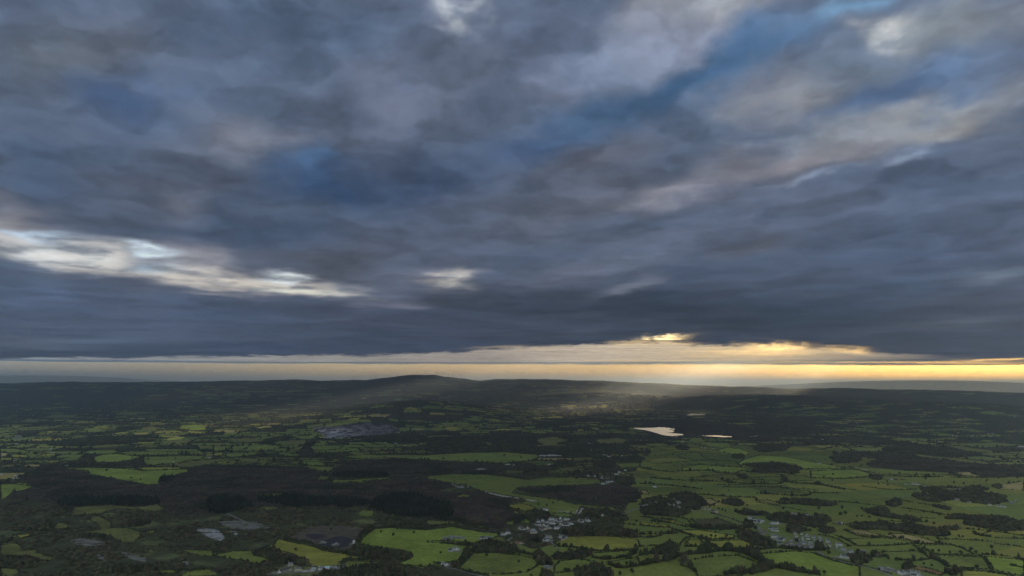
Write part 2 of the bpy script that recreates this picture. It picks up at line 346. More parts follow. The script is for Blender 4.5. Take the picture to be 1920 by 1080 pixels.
# heath, bog and woodland: (kind, points)
WOODS = [
 ('heath',[(31,898),(48,886),(69,879.5),(117,878.5),(165,883),(167,890),(208,896),(250,904.6),(277,909.5),(298,908.5),(300,896),(312,895),(331,889),(354,884),(354,877.5),(381,874),(400,873),(462,873),(517,874.5),(567,877),(581,880),(598,884),(619,888),(594,901),(622,906),(646,906.5),(675,907),(733,899.5),(760,897),(800,898),(821,898),(848,907),(854,915),(800,922),(840,940),(850,960),(848,973),(800,970),(754,968),(712,958),(690,950),(600,948),(533,950),(480,949),(430,960),(400,955),(387,966),(354,968),(312,955),(300,946),(256,951),(208,947),(135,952),(108,948),(90,942),(40,938),(12,933),(23,924),(42,920),(64,913)]),
 ('heath',F2([(20,100),(250,110),(500,110),(700,130),(850,175),(700,230),(780,290),(860,310),(900,340),(860,400),(700,420),(560,480),(420,430),(280,375),(0,340),(0,120)])),
 ('heath',F2([(800,85),(850,65),(960,70),(1150,60),(1300,35),(1600,45),(1880,60),(1920,110),(1920,180),(1700,240),(1500,210),(1200,160),(960,120)])),
 ('heath',Cc([(280,770),(420,750),(560,755),(580,775),(400,782)])),('heath',Cc([(560,780),(700,785),(690,797),(580,790)])),('heath',Cc([(680,740),(760,720),(900,765),(1000,790),(900,800),(740,790)])),('heath',Cc([(580,830),(640,820),(740,840),(700,855),(600,842)])),
 ('heath',B([(1070,690),(1110,650),(1250,590),(1500,575),(1920,590),(1920,740),(1700,755),(1590,742),(1300,752),(1100,745)])),
 ('heath',Cc([(0,590),(200,600),(500,615),(620,640),(700,690),(640,720),(430,720),(280,735),(0,745)])),
 ('heath',E([(700,540),(850,555),(980,565),(1150,585),(1400,615),(1700,640),(1920,680),(1920,745),(1760,735),(1460,710),(1240,700),(860,685),(600,655),(480,640),(560,590),(650,560)])),
 ('heath',D([(0,300),(60,240),(260,220),(560,240),(960,280),(1200,340),(1300,420),(1060,430),(840,400),(560,390),(400,390),(160,380),(40,350)])),
 ('wood',B([(1400,400),(1440,375),(1700,370),(1920,375),(1920,420),(1700,425),(1450,420)])),('wood',Cc([(0,385),(250,380),(600,375),(950,390),(1010,430),(960,500),(600,515),(300,510),(0,470)])),
 ('wood',E([(600,500),(800,455),(1050,460),(1300,490),(1340,520),(1100,545),(780,525)])),
 ('wood',D([(960,640),(1000,620),(1120,625),(1200,612),(1300,625),(1400,650),(1440,660),(1430,700),(1380,720),(1250,700),(1130,705),(1000,700),(940,695),(1080,670),(1130,665),(1000,655)])),
 ('wood',D([(835,560),(870,535),(900,530),(950,560),(900,575),(860,578)])),('wood',D([(1030,470),(1100,445),(1200,455),(1340,460),(1320,500),(1200,510),(1100,520),(1030,500)])),
 ('wood',E([(190,570),(230,515),(270,545),(300,515),(350,540),(390,515),(420,545),(460,570),(440,600),(300,615),(210,612)])),
 ('wood',D([(885,750),(920,715),(960,725),(955,755)])),('wood',D([(1275,780),(1290,730),(1315,735),(1325,780)])),('wood',D([(310,480),(370,450),(420,470),(450,495),(380,502)])),
 ('wood',E([(530,740),(570,725),(650,740),(640,770),(560,765)])),('wood',E([(1640,830),(1670,805),(1740,825),(1750,848)])),
 ('wood',F3([(250,140),(400,112),(520,140),(620,205),(550,240),(540,270),(430,260),(360,200)])),('wood',F3([(740,190),(880,168),(940,218),(860,235),(760,215)])),
 ('wood',F3([(1210,195),(1300,170),(1500,172),(1740,195),(1760,240),(1600,235),(1400,218),(1270,222)])),
 ('wood',F3([(860,305),(920,270),(1000,290),(1140,300),(1160,320),(1000,325)])),('wood',F3([(1140,330),(1280,290),(1400,325),(1700,318),(1720,375),(1570,430),(1480,400),(1360,395),(1200,375),(1150,360)])),
 ('wood',F3([(850,490),(1000,470),(1060,500),(1220,560),(1230,600),(1050,600),(900,530)])),('wood',F3([(1330,450),(1360,410),(1470,430),(1460,480),(1360,482)])),('wood',F3([(1590,470),(1620,420),(1750,440),(1760,482)])),
 ('wood',F3([(420,400),(560,425),(700,412),(800,430),(920,435),(960,360),(1010,395),(930,445),(600,450),(440,430)])),('wood',F3([(0,190),(140,170),(260,160),(330,190),(480,280),(350,335),(150,320),(0,310)])),
 ('wood',F3([(180,630),(200,560),(270,550),(330,600),(350,650),(200,680),(60,660)])),('wood',F3([(385,700),(440,710),(465,770),(440,795),(390,770)])),
 ('wood',F4([(340,320),(380,285),(560,300),(560,340),(760,380),(860,390),(860,412),(640,392),(440,362)])),('wood',F4([(190,470),(210,430),(430,430),(660,450),(860,440),(850,480),(1000,490),(1140,510),(1200,560),(1050,565),(860,545),(700,520),(500,495),(360,500),(240,495)])),
 ('wood',F4([(540,262),(550,200),(640,192),(670,220),(672,272)])),('wood',F4([(1120,395),(1180,355),(1300,350),(1500,370),(1680,380),(1960,430),(1960,475),(1700,435),(1460,412),(1280,390)])),
 ('wood',F4([(1330,450),(1420,430),(1600,440),(1960,490),(1960,515),(1600,492)])),('wood',F4([(1070,482),(1200,465),(1330,480),(1200,498)])),
 ('wood',F4([(880,100),(960,70),(1180,110),(1310,85),(1440,60),(1580,100),(1440,110),(1500,135),(1700,150),(1750,210),(1600,250),(1300,220),(1160,190),(960,130)])),
 ('wood',F4([(800,130),(930,140),(1100,180),(1160,200),(1000,230),(850,180)])),('wood',F4([(960,240),(1100,250),(1160,295),(1060,285)])),('wood',F4([(1620,85),(1640,40),(1730,75),(1735,92)])),
 ('wood',F4([(170,820),(200,730),(260,715),(300,740),(370,790),(375,835),(290,830)])),('wood',F4([(1140,930),(1160,890),(1240,885),(1270,930),(1200,950)])),('wood',F4([(370,775),(400,720),(460,725),(465,770)])),
 ('wood',F4([(700,905),(720,850),(800,825),(820,860),(770,890)])),
 ('wood',F2([(390,640),(440,570),(560,525),(650,560),(780,570),(800,640),(760,660),(600,650),(480,665)])),('wood',F2([(980,760),(1000,710),(1060,690),(1120,720),(1150,760),(1100,775)])),
 ('wood',F2([(930,520),(1000,490),(1050,520),(1040,560),(960,555)])),('wood',F2([(1390,330),(1450,260),(1650,275),(1750,310),(1850,360),(1700,375),(1500,340)])),
 ('wood',F2([(870,330),(960,280),(1080,300),(1120,345),(960,395)])),('wood',F2([(1180,470),(1300,435),(1650,440),(1900,490),(1920,530),(1700,500),(1250,505)])),
 ('wood',F2([(1320,850),(1360,790),(1500,760),(1600,770),(1680,850),(1600,900),(1400,900)])),('wood',F2([(1000,870),(1100,820),(1150,860),(1080,900)])),('wood',F2([(560,820),(580,795),(660,790),(660,825)])),
 ('wood',F2([(20,590),(30,520),(120,470),(270,460),(320,490),(160,510),(150,560),(80,600)])),('wood',F2([(1100,680),(1200,650),(1460,660),(1480,690),(1300,720),(1160,715)])),('wood',F2([(180,790),(220,740),(270,745),(280,790)])),
 ('wood',F1([(1310,620),(1560,630),(1720,670),(1790,700),(1680,730),(1420,700),(1340,660)])),('wood',F1([(900,860),(1150,800),(1440,800),(1500,760),(1660,790),(1750,830),(1760,900),(1200,910)])),
 ('wood',F1([(350,650),(440,640),(620,665),(720,710),(840,740),(870,785),(760,770),(560,725),(420,690)])),('wood',F1([(1220,600),(1300,540),(1340,450),(1420,430),(1440,460),(1340,530),(1310,600)])),
 ('wood',F0([(0,690),(180,700),(330,740),(300,790),(180,800),(0,770)])),('wood',F0([(1140,400),(1250,360),(1330,380),(1290,420),(1170,420)])),('wood',F0([(500,270),(620,250),(650,290),(560,310),(480,300)])),
 ('wood',F0([(760,480),(960,505),(1050,540),(900,530),(700,500)])),('wood',F0([(850,800),(1200,790),(1400,800),(1400,825),(1000,825)])),
 ('wood',A([(700,640),(720,580),(800,555),(840,600),(830,640),(760,655)])),('wood',A([(890,640),(920,610),(1000,605),(1020,640),(940,655)])),('wood',A([(380,450),(600,410),(900,370),(1230,390),(1230,440),(900,450),(640,470)])),
 ('wood',A([(1150,640),(1200,590),(1280,560),(1290,610),(1260,645)])),('wood',B([(460,420),(520,390),(700,370),(740,395),(560,420),(520,445)])),
 ('wood',Cc([(1140,650),(1180,590),(1290,590),(1310,640),(1220,660)])),('wood',Cc([(1500,640),(1600,590),(1700,600),(1700,660),(1560,665)])),('wood',Cc([(1230,800),(1250,770),(1310,770),(1320,795)])),
 ('wood',Cc([(1730,800),(1750,750),(1860,750),(1880,800),(1800,830)])),('wood',Cc([(1000,500),(1100,460),(1200,480),(1400,480),(1380,515),(1100,515)])),('wood',Cc([(960,300),(1020,250),(1200,240),(1300,270),(1100,300)])),
]
WOODS += [('conifer', [(690,951),(705,935),(745,926),(790,932),(848,950),(849,974),(800,971),(754,969),(712,959)]), ('conifer', [(392,966),(384,940),(410,930),(445,936),(480,949),(430,961)]), ('conifer', [(108,947),(125,940),(180,936),(300,934),(302,945),(256,951),(208,947),(135,952)]), ('conifer', [(470,935),(520,930),(600,934),(690,940),(690,950),(600,949),(533,951)]), ('conifer', B([(1075,745),(1090,715),(1300,705),(1560,712),(1590,742),(1300,752)])), ('conifer', [(303,905),(300,896),(312,894),(322,899),(318,906)]), ('conifer', F0([(520,225),(560,180),(760,165),(900,180),(1000,215),(800,230),(650,245)]))]
ROCKS = [('white', [(1009,853.2),(1040,852.4),(1050,853.4),(1055,855.2),(1030,855.8),(1012,855.2)]), ('track', [(1904,837.8),(1912,836),(1925,836),(1925,838.8),(1908,838.4)]),  # bare limestone, gravel, and a moor pond's bright reflection painted in track colour: (palette key, points)
 ('lime',F0([(1760,440),(1800,436),(1930,440),(1990,470),(2030,520),(2000,560),(1920,530),(1850,500),(1790,470)])),('lime',F1([(120,470),(190,455),(230,490),(170,500)])),
 ('limed',F1([(0,390),(100,365),(300,365),(450,400),(540,430),(350,450),(200,445),(80,410)])),('limed',F0([(600,545),(750,522),(900,542),(990,567),(850,600),(700,590)])),
 ('limed',F0([(1070,660),(1130,645),(1300,690),(1330,740),(1200,722)])),('limed',F0([(850,662),(920,680),(980,750),(920,735)])),('limed',F0([(1180,742),(1310,770),(1250,777)])),('limed',F0([(1650,720),(1700,730),(1690,770),(1640,760)])),('limed',F0([(1500,740),(1540,735),(1530,750)])),
 ('earth',F1([(650,520),(760,480),(900,400),(1340,420),(1330,480),(1280,560),(1200,640),(1050,610),(900,570)])),('pit',F1([(1040,530),(1130,500),(1240,520),(1240,560),(1200,610),(1000,605),(920,570)])),('pit',F1([(800,490),(950,480),(1040,510),(900,540)])),
 ('lime',Cc([(215,795),(240,800),(262,822),(350,832),(340,842),(280,840),(245,825)])),('lime',Cc([(258,792),(290,795),(285,803),(262,802)])),('lime',Cc([(305,818),(335,818),(330,828),(310,828)])),('lime',Cc([(362,822),(385,820),(380,835),(366,836)])),('lime',Cc([(405,818),(430,820),(420,830),(402,830)])),('lime',Cc([(450,832),(480,836),(470,842),(452,840)])),
 ('track',F2([(490,100),(560,102),(620,125),(740,148),(780,148),(770,160),(700,158),(600,134)])),('track',F2([(770,155),(830,158),(840,168),(780,166)])),('track',F2([(860,168),(940,175),(1000,188),(960,197),(930,185)])),
 ('track',F2([(1340,290),(1360,255),(1400,248),(1430,262),(1390,285),(1380,315),(1345,312)])),('track',Cc([(435,668),(480,662),(550,668),(530,676),(450,680)])),
 ('limed',A([(100,400),(140,365),(200,368),(205,395),(150,405)])),('track',F2([(1180,275),(1340,290),(1340,298),(1180,282)])),('limed',F3([(0,235),(60,215),(130,200),(140,210),(50,245)])),
 ('earth',F3([(1060,470),(1090,475),(1085,505),(1062,505)])),('limed',F3([(1280,560),(1400,550),(1560,600),(1780,595),(1790,612),(1540,618),(1300,600)])),
]
LAKE_PX = {
 'lough': ([(1184,801.8),(1200,802.8),(1227,802),(1233,801),(1250,801),(1267,804.6),(1264.6,806.3),(1252,804.8),(1259,807),(1265.6,808.3),(1262.5,810.8),(1248,811.9),(1262,812.5),(1282,814.4),(1281,816.7),(1269,817),(1262.5,818.75),(1244,816.7),(1234,813.3),(1227,811.25),(1217,808.3),(1206,806.25),(1192,804)], 'bright irregular lake with a dark spit on its right shore'),
 'strip lough': ([(1316,816.3),(1332,816.5),(1340,816),(1370,818),(1375,819.5),(1355,820),(1336,818.5),(1325,818),(1316,817.6)], 'thin bright lake strip just right of the large lake'),
 'hill lough': ([(1286,777.4),(1298,775.2),(1323,775.9),(1323,778.6),(1290,779)], 'small bright lake on the dark moor beyond the large lake'),
 'far lough': ([(1787,738),(1800,738.3),(1812,740.3),(1806,741.2),(1792,739.6)], 'pale lake strip below the far ridge at right'),
}
QUARRY = [(588,801),(594,800),(610,800),(645,797),(660,793),(700,790),(733,797),(752,805),(744,811),(700,816),(660,819.5),(625,822),(600,822.5),(612,817),(600,812),(588,808)]
# hedges: (height m, points)
HEDGES = [
 *[(2.5, D(p)) for p in [
  [(140,545),(330,540),(480,520),(620,510)],[(180,500),(300,495),(420,500),(520,505)],[(250,530),(420,510),(540,520),(560,555),(620,580),(830,600)],
  [(80,580),(250,565),(430,580),(500,590),(640,585)],[(140,625),(330,610),(500,595),(700,590),(840,598)],[(340,550),(360,565),(420,578)],[(840,540),(700,535),(560,530)],
  [(370,640),(470,625),(600,635),(760,640),(900,650)],[(860,605),(890,630),(910,650)],[(550,735),(700,725),(900,720),(1100,712),(1300,720),(1500,735)],
  [(740,760),(900,765),(1000,750),(1140,740),(1280,740)],[(960,760),(1100,765),(1280,785),(1470,775),(1560,770)],[(1000,820),(1200,830),(1450,845),(1600,860)],
  [(1490,735),(1600,750),(1920,755)],[(1430,680),(1560,675)],[(700,810),(900,815),(1040,805)],[(450,750),(600,740),(720,745)]]],
 *[(5, D(p)) for p in [[(330,690),(480,685),(640,680),(680,700),(760,712),(900,710)],[(720,750),(750,775),(800,795),(930,800),(1040,805),(1250,805),(1280,790)],
  [(1280,785),(1420,800),(1600,805),(1750,830),(1850,850)],[(640,640),(700,632),(760,640)],[(0,660),(200,690),(330,700)],[(100,750),(300,770),(640,775)],[(0,800),(300,820),(560,850)]]],
 *[(3, E(p)) for p in [[(0,505),(130,490),(260,450)],[(240,445),(340,485),(500,530),(650,590)],[(0,750),(150,755),(300,758),(520,745)],[(440,650),(470,625),(640,655)],
  [(0,800),(100,805),(300,845),(400,860)],[(560,760),(720,765),(860,770)],[(460,590),(300,615),(200,618)]]],
 (6, E([(530,725),(700,730),(950,745),(1200,740)])), (6, E([(980,830),(1060,830),(1300,840),(1400,850)])), (4, E([(1260,745),(1500,750),(1760,745)])),
 *[(h, F3(p)) for h, p in [
  (7,[(0,770),(130,740),(280,720),(330,680),(560,660),(700,640),(760,640)]),(9,[(760,630),(900,650),(1000,680),(1060,720),(1140,750)]),(5,[(600,540),(640,590),(700,610)]),
  (4,[(400,600),(500,600),(600,600),(700,610)]),(3,[(0,600),(150,590),(350,600),(380,550),(440,510),(500,515)]),(4,[(270,430),(400,480),(500,515),(600,540),(840,530)]),
  (4,[(0,410),(130,425),(270,430)]),(4,[(0,490),(150,490),(340,480)]),(4,[(0,515),(100,520),(200,500)]),(4,[(100,370),(300,390),(430,430)]),(6,[(390,700),(430,760),(440,790),(520,830)]),
  (9,[(760,850),(900,840),(1100,820),(1200,780),(1300,800),(1440,830),(1600,850)]),(6,[(0,680),(100,660),(160,650)]),(6,[(1000,640),(1200,610),(1400,625),(1560,640),(1700,620)]),
  (2,[(1560,655),(1700,710),(1900,770)]),(3,[(640,300),(800,340),(950,400),(1050,445)]),(4,[(380,130),(560,130),(760,150),(1040,160)]),(4,[(1050,165),(1050,190)]),
  (3,[(740,60),(900,70),(1060,60),(1300,75),(1520,100)]),(5,[(1040,120),(1200,130),(1400,145),(1530,140),(1540,110)]),(3,[(1540,115),(1800,120)]),(3,[(1050,200),(1280,240),(1490,280)]),
  (3,[(450,15),(760,10),(1040,40),(1260,40),(1300,15)]),(4,[(1270,0),(1400,25),(1600,40),(1850,90)]),(4,[(300,330),(420,350),(450,385)]),(3,[(1600,490),(1750,520),(1900,600)]),
  (5,[(1140,750),(1100,790),(1000,850)]),(5,[(0,330),(150,350),(330,365)])]],
 *[(h, F4(p)) for h, p in [
  (4,[(110,500),(170,520),(280,570),(440,570),(620,580),(700,585),(860,620),(870,640)]),(3,[(240,660),(500,660),(750,645),(870,640),(1140,640),(1200,645),(1300,680),(1420,740),(1500,760)]),
  (3,[(30,550),(150,600),(240,660)]),(3,[(820,660),(890,710),(960,770)]),(2,[(500,720),(700,715),(880,710)]),(3,[(980,740),(1180,750),(1300,755),(1500,765)]),(4,[(1500,745),(1700,755),(1920,795)]),
  (3,[(1530,770),(1580,860),(1600,910)]),(4,[(660,800),(850,810),(980,790)]),(5,[(980,780),(1100,820),(1160,870)]),(3,[(1240,880),(1450,900),(1600,920),(1840,955)]),
  (3,[(1090,595),(1300,595),(1500,610),(1620,620),(1640,640),(1850,660),(1950,685)]),(5,[(1430,545),(1530,565),(1600,570)]),(2.5,[(1480,560),(1530,530),(1600,510)]),(4,[(1340,490),(1600,510),(1920,560)]),(3,[(1630,580),(1940,590)]),
  (3,[(700,200),(760,215),(900,240),(1150,280)]),(4,[(700,280),(850,300),(960,320),(1120,350),(1240,355)]),(3,[(0,215),(200,225),(400,250),(540,265)]),(3,[(490,410),(630,415),(820,420),(970,420)]),
  (3,[(900,380),(1030,385)]),(3,[(300,60),(560,100),(850,95)]),(5,[(1790,855),(1850,865),(1900,875)]),(2,[(0,780),(200,830),(400,880),(600,940)]),(4,[(0,440),(190,450)]),(5,[(1180,80),(1000,65)]),(4,[(460,760),(560,770)])]],
 *[(h, F2(p)) for h, p in [
  (6,[(280,790),(330,720),(380,660),(420,630)]),(4,[(140,570),(270,580),(400,590)]),(4,[(280,800),(420,840),(560,864)]),(6,[(1640,760),(1740,800),(1920,770)]),(5,[(1490,700),(1620,720),(1850,685),(1900,620)]),
  (4,[(1470,640),(1700,640),(1880,630)]),(4,[(0,430),(100,410),(280,400)]),(4,[(420,430),(560,450)]),(3,[(1080,300),(1300,300),(1340,340)]),(3,[(1550,370),(1700,390),(1920,410)]),(4,[(1700,420),(1820,450),(1920,460)]),
  (4,[(1150,600),(1280,600),(1450,630)]),(3,[(60,740),(120,760),(180,750)]),(6,[(780,640),(960,680),(1020,700)])]],
 *[(h, F1(p)) for h, p in [
  (4,[(560,500),(700,540),(900,580),(1000,630),(1200,660),(1400,700)]),(4,[(1150,790),(1160,730),(1210,715),(1400,720)]),(4,[(0,655),(130,645)]),(4,[(1440,440),(1600,425),(1760,430),(1920,450)]),(5,[(1460,370),(1640,350),(1800,400),(1920,410)])]],
 *[(h, F0(p)) for h, p in [
  (5,[(420,330),(560,325),(760,322),(930,310)]),(4,[(450,400),(470,430)]),(5,[(120,460),(420,455),(700,445)]),(4,[(0,575),(160,540),(300,500),(420,480)]),(4,[(900,800),(1300,805),(1700,815),(1920,800)]),(3,[(1240,230),(1280,240),(1420,212)])]],
]
# trees standing on their own: (height m, points)
TREES = [
 *[(9, D([p])[0]) for p in [(1740,722),(1540,735),(1655,748),(1600,692),(800,792),(760,522),(460,525),(545,540),(1075,760),(930,640),(130,830),(100,770)]],
 *[(9, E([p])[0]) for p in [(200,725),(120,748),(5,730),(65,692),(195,780),(960,408),(1130,418),(1210,425),(800,720),(940,740),(1035,765),(1290,795),(1380,810),(1590,780),(1690,760),(1785,800),(1825,800),(1110,405),(610,810),(690,790),(1860,755)]],
 *[(10, F3([p])[0]) for p in [(430,585),(640,515),(680,518),(780,515),(1820,258),(1810,318),(1850,310),(740,280),(710,275),(770,290),(800,102),(630,245),(665,238),(710,205),(965,238),(480,830),(240,745),(150,745),(60,770),(330,700),(1010,625),(1060,700),(1140,745),(1275,800),(1000,835),(1180,795),(740,640),(840,640),(930,640),(830,850),(1660,850),(1530,860),(30,770),(1530,470),(1410,560),(1700,670),(1290,270),(1610,270),(940,280),(1360,155),(1050,445),(620,600)]],
 *[(9, F4([p])[0]) for p in [(100,290),(300,298),(85,355),(140,345),(250,375),(300,372),(375,388),(920,330),(1075,360),(1270,575),(1310,580),(940,715),(1070,725),(1005,730),(1180,742),(1290,745),(1390,710),(1440,738),(1595,688),(560,795),(650,815),(1450,888),(920,855),(1000,870),(1060,600),(620,580),(870,625),(710,585),(20,510),(160,675),(20,250),(1230,360),(510,740),(800,825),(1430,545),(1580,510),(1020,450),(1580,860),(780,325),(560,60),(1410,440),(1220,40),(1320,45),(1540,20),(1770,35)]],
 *[(9, F2([p])[0]) for p in [(30,785),(145,790),(230,760),(350,600),(540,690),(830,745),(1300,605),(1400,620),(1440,640),(1395,740),(1250,600),(1190,600),(1480,660),(1580,760),(1030,740),(1060,720),(1080,870),(940,880),(1005,230),(1080,240),(1140,215),(1180,195),(1260,200),(1410,215),(1100,185),(125,670),(1250,830),(1280,835),(1880,610),(1740,860),(1850,840),(710,680),(1360,800),(1430,800),(1890,385),(1690,380),(560,540),(1800,770),(1860,770)]],
 *[(8, F1([p])[0]) for p in [(740,640),(1510,480),(1600,440),(1655,452),(1620,505),(1805,483),(1780,690),(1780,790),(1865,785),(1150,790),(560,830),(1060,455)]],
 *[(8, A([p])[0]) for p in [(1265,768),(960,690),(1180,755),(1190,575),(1700,310),(1580,580),(1380,560),(1330,590)]],
 *[(9, Cc([p])[0]) for p in [(150,585),(285,600),(345,598),(500,610),(850,575),(700,555),(1110,465),(1230,560),(1450,610),(1250,790),(1430,640)]],
 *[(8, B([p])[0]) for p in [(1275,560),(300,495),(620,425),(1255,485),(500,430)]],
]
# buildings: cluster, kind, points.  kinds: house (white, grey roof), cream, shed (grey barn), long (long pale barn), blue (shed with a blue-white roof), far (small white dot)
HOUSES = [
 ('green valley village','house',F2([(500,525),(545,530),(690,495),(720,485),(745,480),(850,440),(875,445),(960,462),(985,475),(1000,405),(1020,380),(1050,370),(1085,380),(1125,360),(1165,365),(1190,372),(1215,352),(1250,358),(1270,408),(1285,400),(1370,372),(1400,378),(1430,362),(1455,372),(1060,412),(1120,395),(1080,525),(1060,545),(1100,545),(1205,515),(1235,520),(1165,440),(1190,435),(1245,410)])),
 ('green valley village','cream',F2([(915,440),(970,478),(1040,402),(1100,522),(1220,402),(1050,445),(1215,540),(1100,437)])),
 ('lone farm in the bright green field','house',F2([(225,638),(250,628),(275,630)])),
 ('walled farm among trees','shed',F2([(170,525),(205,530),(235,515),(280,520),(310,522)])),
 ('red-brown sheds by the grove','long',F2([(785,572),(840,570)])),
 ('grey barn at the bottom edge','shed',F2([(1100,785)])),('white cottage at the bottom edge','house',F2([(178,765)])),
 ('meadow farm','house',F2([(1045,268),(1062,275)])),('tree-lined lane','house',F2([(1590,325),(1605,332)])),('hospital-like white farm','house',F2([(1640,20),(1660,16),(1600,34),(1585,38)])),
 ('hamlet by the brown wood','house',F3([(270,235),(295,240),(320,245),(345,248),(350,215),(335,205),(300,180),(260,222)])),('hamlet by the brown wood','cream',F3([(310,232)])),
 ('tan field hamlet','cream',F3([(590,262),(660,285),(680,290),(610,268)])),('lane end houses','shed',F3([(115,210),(20,240),(50,228),(130,204)])),
 ('wooded hamlet','house',F3([(1000,350),(1060,378),(1080,385),(1045,385),(1095,370),(1020,355)])),('wooded lane houses','house',F3([(1370,315),(1490,320),(1550,332),(1510,318),(1800,392),(1785,396)])),
 ('housing estate','house',F3([(1195,395),(1240,395),(1185,440),(1205,452),(1225,460),(1200,435),(1200,518),(1225,540),(1250,545),(1270,540),(1215,510),(1240,575)])),
 ('church ruin','tower',F3([(1080,485)])),
 ('south road houses','house',F4([(185,725),(165,728),(100,770),(130,778),(70,770),(60,655),(100,700)])),('long barn by the south road','shed',F4([(320,712),(330,740)])),
 ('bottom right farm','shed',F4([(510,885),(560,895),(520,905),(620,905)])),('bottom right farm','house',F4([(690,925),(720,935),(700,940),(780,935),(830,940),(860,950),(810,960)])),
 ('white farm on the dark green field','house',F4([(750,45),(815,42),(835,42),(850,48)])),('white house by the dark grove','house',F4([(940,70),(920,65)])),('grove houses','cream',F4([(1190,100),(1265,100),(1310,88),(1240,205),(1370,232)])),
 ('eastern farm','house',F4([(1670,265),(1590,255),(1690,270)])),('eastern farm','shed',F4([(1800,225),(1830,215),(1790,235)])),
 ('scrapyard row','house',F1([(580,832),(905,802),(965,806)])),('scrapyard row','cream',F1([(625,822),(760,818),(690,768),(665,812)])),('scrapyard row','long',F1([(840,822)])),('scrapyard row','shed',F1([(990,790),(1075,795),(1100,798)])),
 ('scrapyard row','blue',F1([(1030,799)])),('scrapyard row','house',F1([(1155,784)])),
 ('small quarry','shed',F1([(1100,580),(975,567)])),('small quarry','tank',F1([(1246,572)])),
 ('hill quarry works','shed',B([(900,418),(930,419),(1010,418),(1150,411),(1240,412),(1270,410),(790,358),(705,400)])),('hill quarry works','long',B([(630,276)])),
 ('moor edge houses','far',B([(1550,435),(1640,440),(1720,460),(710,243),(970,232),(855,210),(1870,355),(1900,362)])),
 ('western farms','far',A([(460,490),(475,522),(600,645),(1560,606),(1870,572),(1895,568),(150,445),(165,447),(1375,374),(20,720),(150,730),(140,755),(1600,380),(1010,358),(130,600)])),('western farms','long',A([(805,522)])),
 ('far western hamlet','far',A([(1720,90),(1750,102),(1780,95),(1800,103),(1660,105),(1620,92),(1745,142),(1755,140),(1490,170),(1510,195),(1480,205),(1135,180),(1215,180),(1380,115),(305,190),(730,126),(820,126),(890,125),(970,188),(900,190),(145,150)])),
 ('central farms','far',Cc([(730,631),(745,630),(795,637),(455,466),(500,484),(515,482),(1275,371),(1545,313),(1530,316),(1480,503),(1600,545),(1645,560),(1640,556),(1615,550),(420,350),(430,354),(1105,630),(1780,685),(1700,718),(1740,700),(1860,548),(460,205),(185,240),(300,235),(1750,553),(1320,282),(1340,290)])),('central farms','long',Cc([(845,640),(1465,440)])),('central farms','house',Cc([(1580,740),(1595,750),(1570,752),(1605,758),(1630,792),(1650,785),(1600,800),(1520,738),(1460,735)])),
 ('lakeside farms','far',D([(420,495),(435,492),(580,482),(655,487),(350,450),(380,420),(520,236),(45,500),(30,385),(335,378),(1610,622),(130,832),(1050,370),(1030,378),(1000,380),(1565,366),(1640,405),(560,478)])),('lakeside farms','long',D([(690,233)])),
 ('moor road houses','far',E([(630,735),(720,762),(735,765),(1025,412),(420,255),(1150,427),(1330,858),(658,369),(30,364),(1310,375),(1330,345),(1600,355),(1640,355),(1390,212),(1830,205),(1260,82),(580,240),(75,245),(1465,370),(1280,375),(530,335)])),('moor road houses','long',E([(480,678),(888,400)])),
]
ESTATE = F3([(1350,478),(1400,470),(1550,493),(1690,535),(1700,560),(1785,585),(1780,608),(1540,612),(1420,560),(1290,590),(1280,570),(1390,540)])
ROADS = [ (5, F2([(560,600),(700,560),(800,500),(900,470),(1000,425),(1120,395),(1300,380),(1480,345),(1620,340),(1780,300),(1900,255),(1990,235)])), (4, F2([(1000,425),(1060,480),(1120,560),(1180,620)])), (4, F3([(1130,470),(1240,500),(1330,530),(1560,600),(1790,620),(1900,660)])), (4, F3([(0,235),(130,205),(300,190),(480,280),(640,305)])), (4, F1([(480,850),(700,835),(900,825),(1120,808),(1300,815)])), (4, F4([(640,990),(720,950),(860,965)])),  # (width m, points)
 (5, F4([(-400,560),(-250,640),(-60,770),(0,795),(200,835),(400,885),(560,940),(640,990)])), (4, F3([(640,305),(800,345),(950,403),(1060,448),(1130,470)])),
 (4, F2([(270,640),(330,660),(345,645)])), (4, F2([(180,790),(280,805),(420,850),(560,880)])), (4, F4([(520,165),(700,168),(800,160)])), (4, F2([(1180,282),(1340,293)])),
 (4, F1([(120,300),(400,430),(560,500),(640,530)])), (4, Cc([(1600,770),(1700,730),(1780,690),(1800,660)])), (3, F2([(0,395),(100,402)])),
]
TURBINES = [(663,'l'),(672,'l'),(693,'l'),(703,'l'),(707,'l'),(724,'r'),(731,'l'),(745,'l'),(819,'r'),(829,'r'),(841,'r'),(848,'r'),(862,'r'),(866,'r')]
# ------------------------------------------------------------------ light, sky, clouds, haze
SUN_AZ, SUN_EL = 35.5, 7.6                   # degrees right of the view axis, above the horizon
sund = np.array([math.sin(R_(SUN_AZ)) * math.cos(R_(SUN_EL)), math.cos(R_(SUN_AZ)) * math.cos(R_(SUN_EL)), math.sin(R_(SUN_EL))])
SUN_STRENGTH, SKY_STRENGTH, EXPOSURE = 5.0, 0.14, 1.15
HAZE_D = 3.8e-5

world = bpy.data.worlds.new('World'); SC.world = world; world.use_nodes = True
wn = world.node_tree
bg = wn.nodes['Background']
sky = wn.nodes.new('ShaderNodeTexSky'); sky.sky_type = 'NISHITA'; sky.sun_disc = False
sky.sun_elevation = R_(SUN_EL); sky.sun_rotation = R_(SUN_AZ)
sky.altitude = 300; sky.air_density = 1.0; sky.dust_density = 1.3; sky.ozone_density = 1.0
wn.links.new(sky.outputs['Color'], bg.inputs['Color']); bg.inputs['Strength'].default_value = SKY_STRENGTH

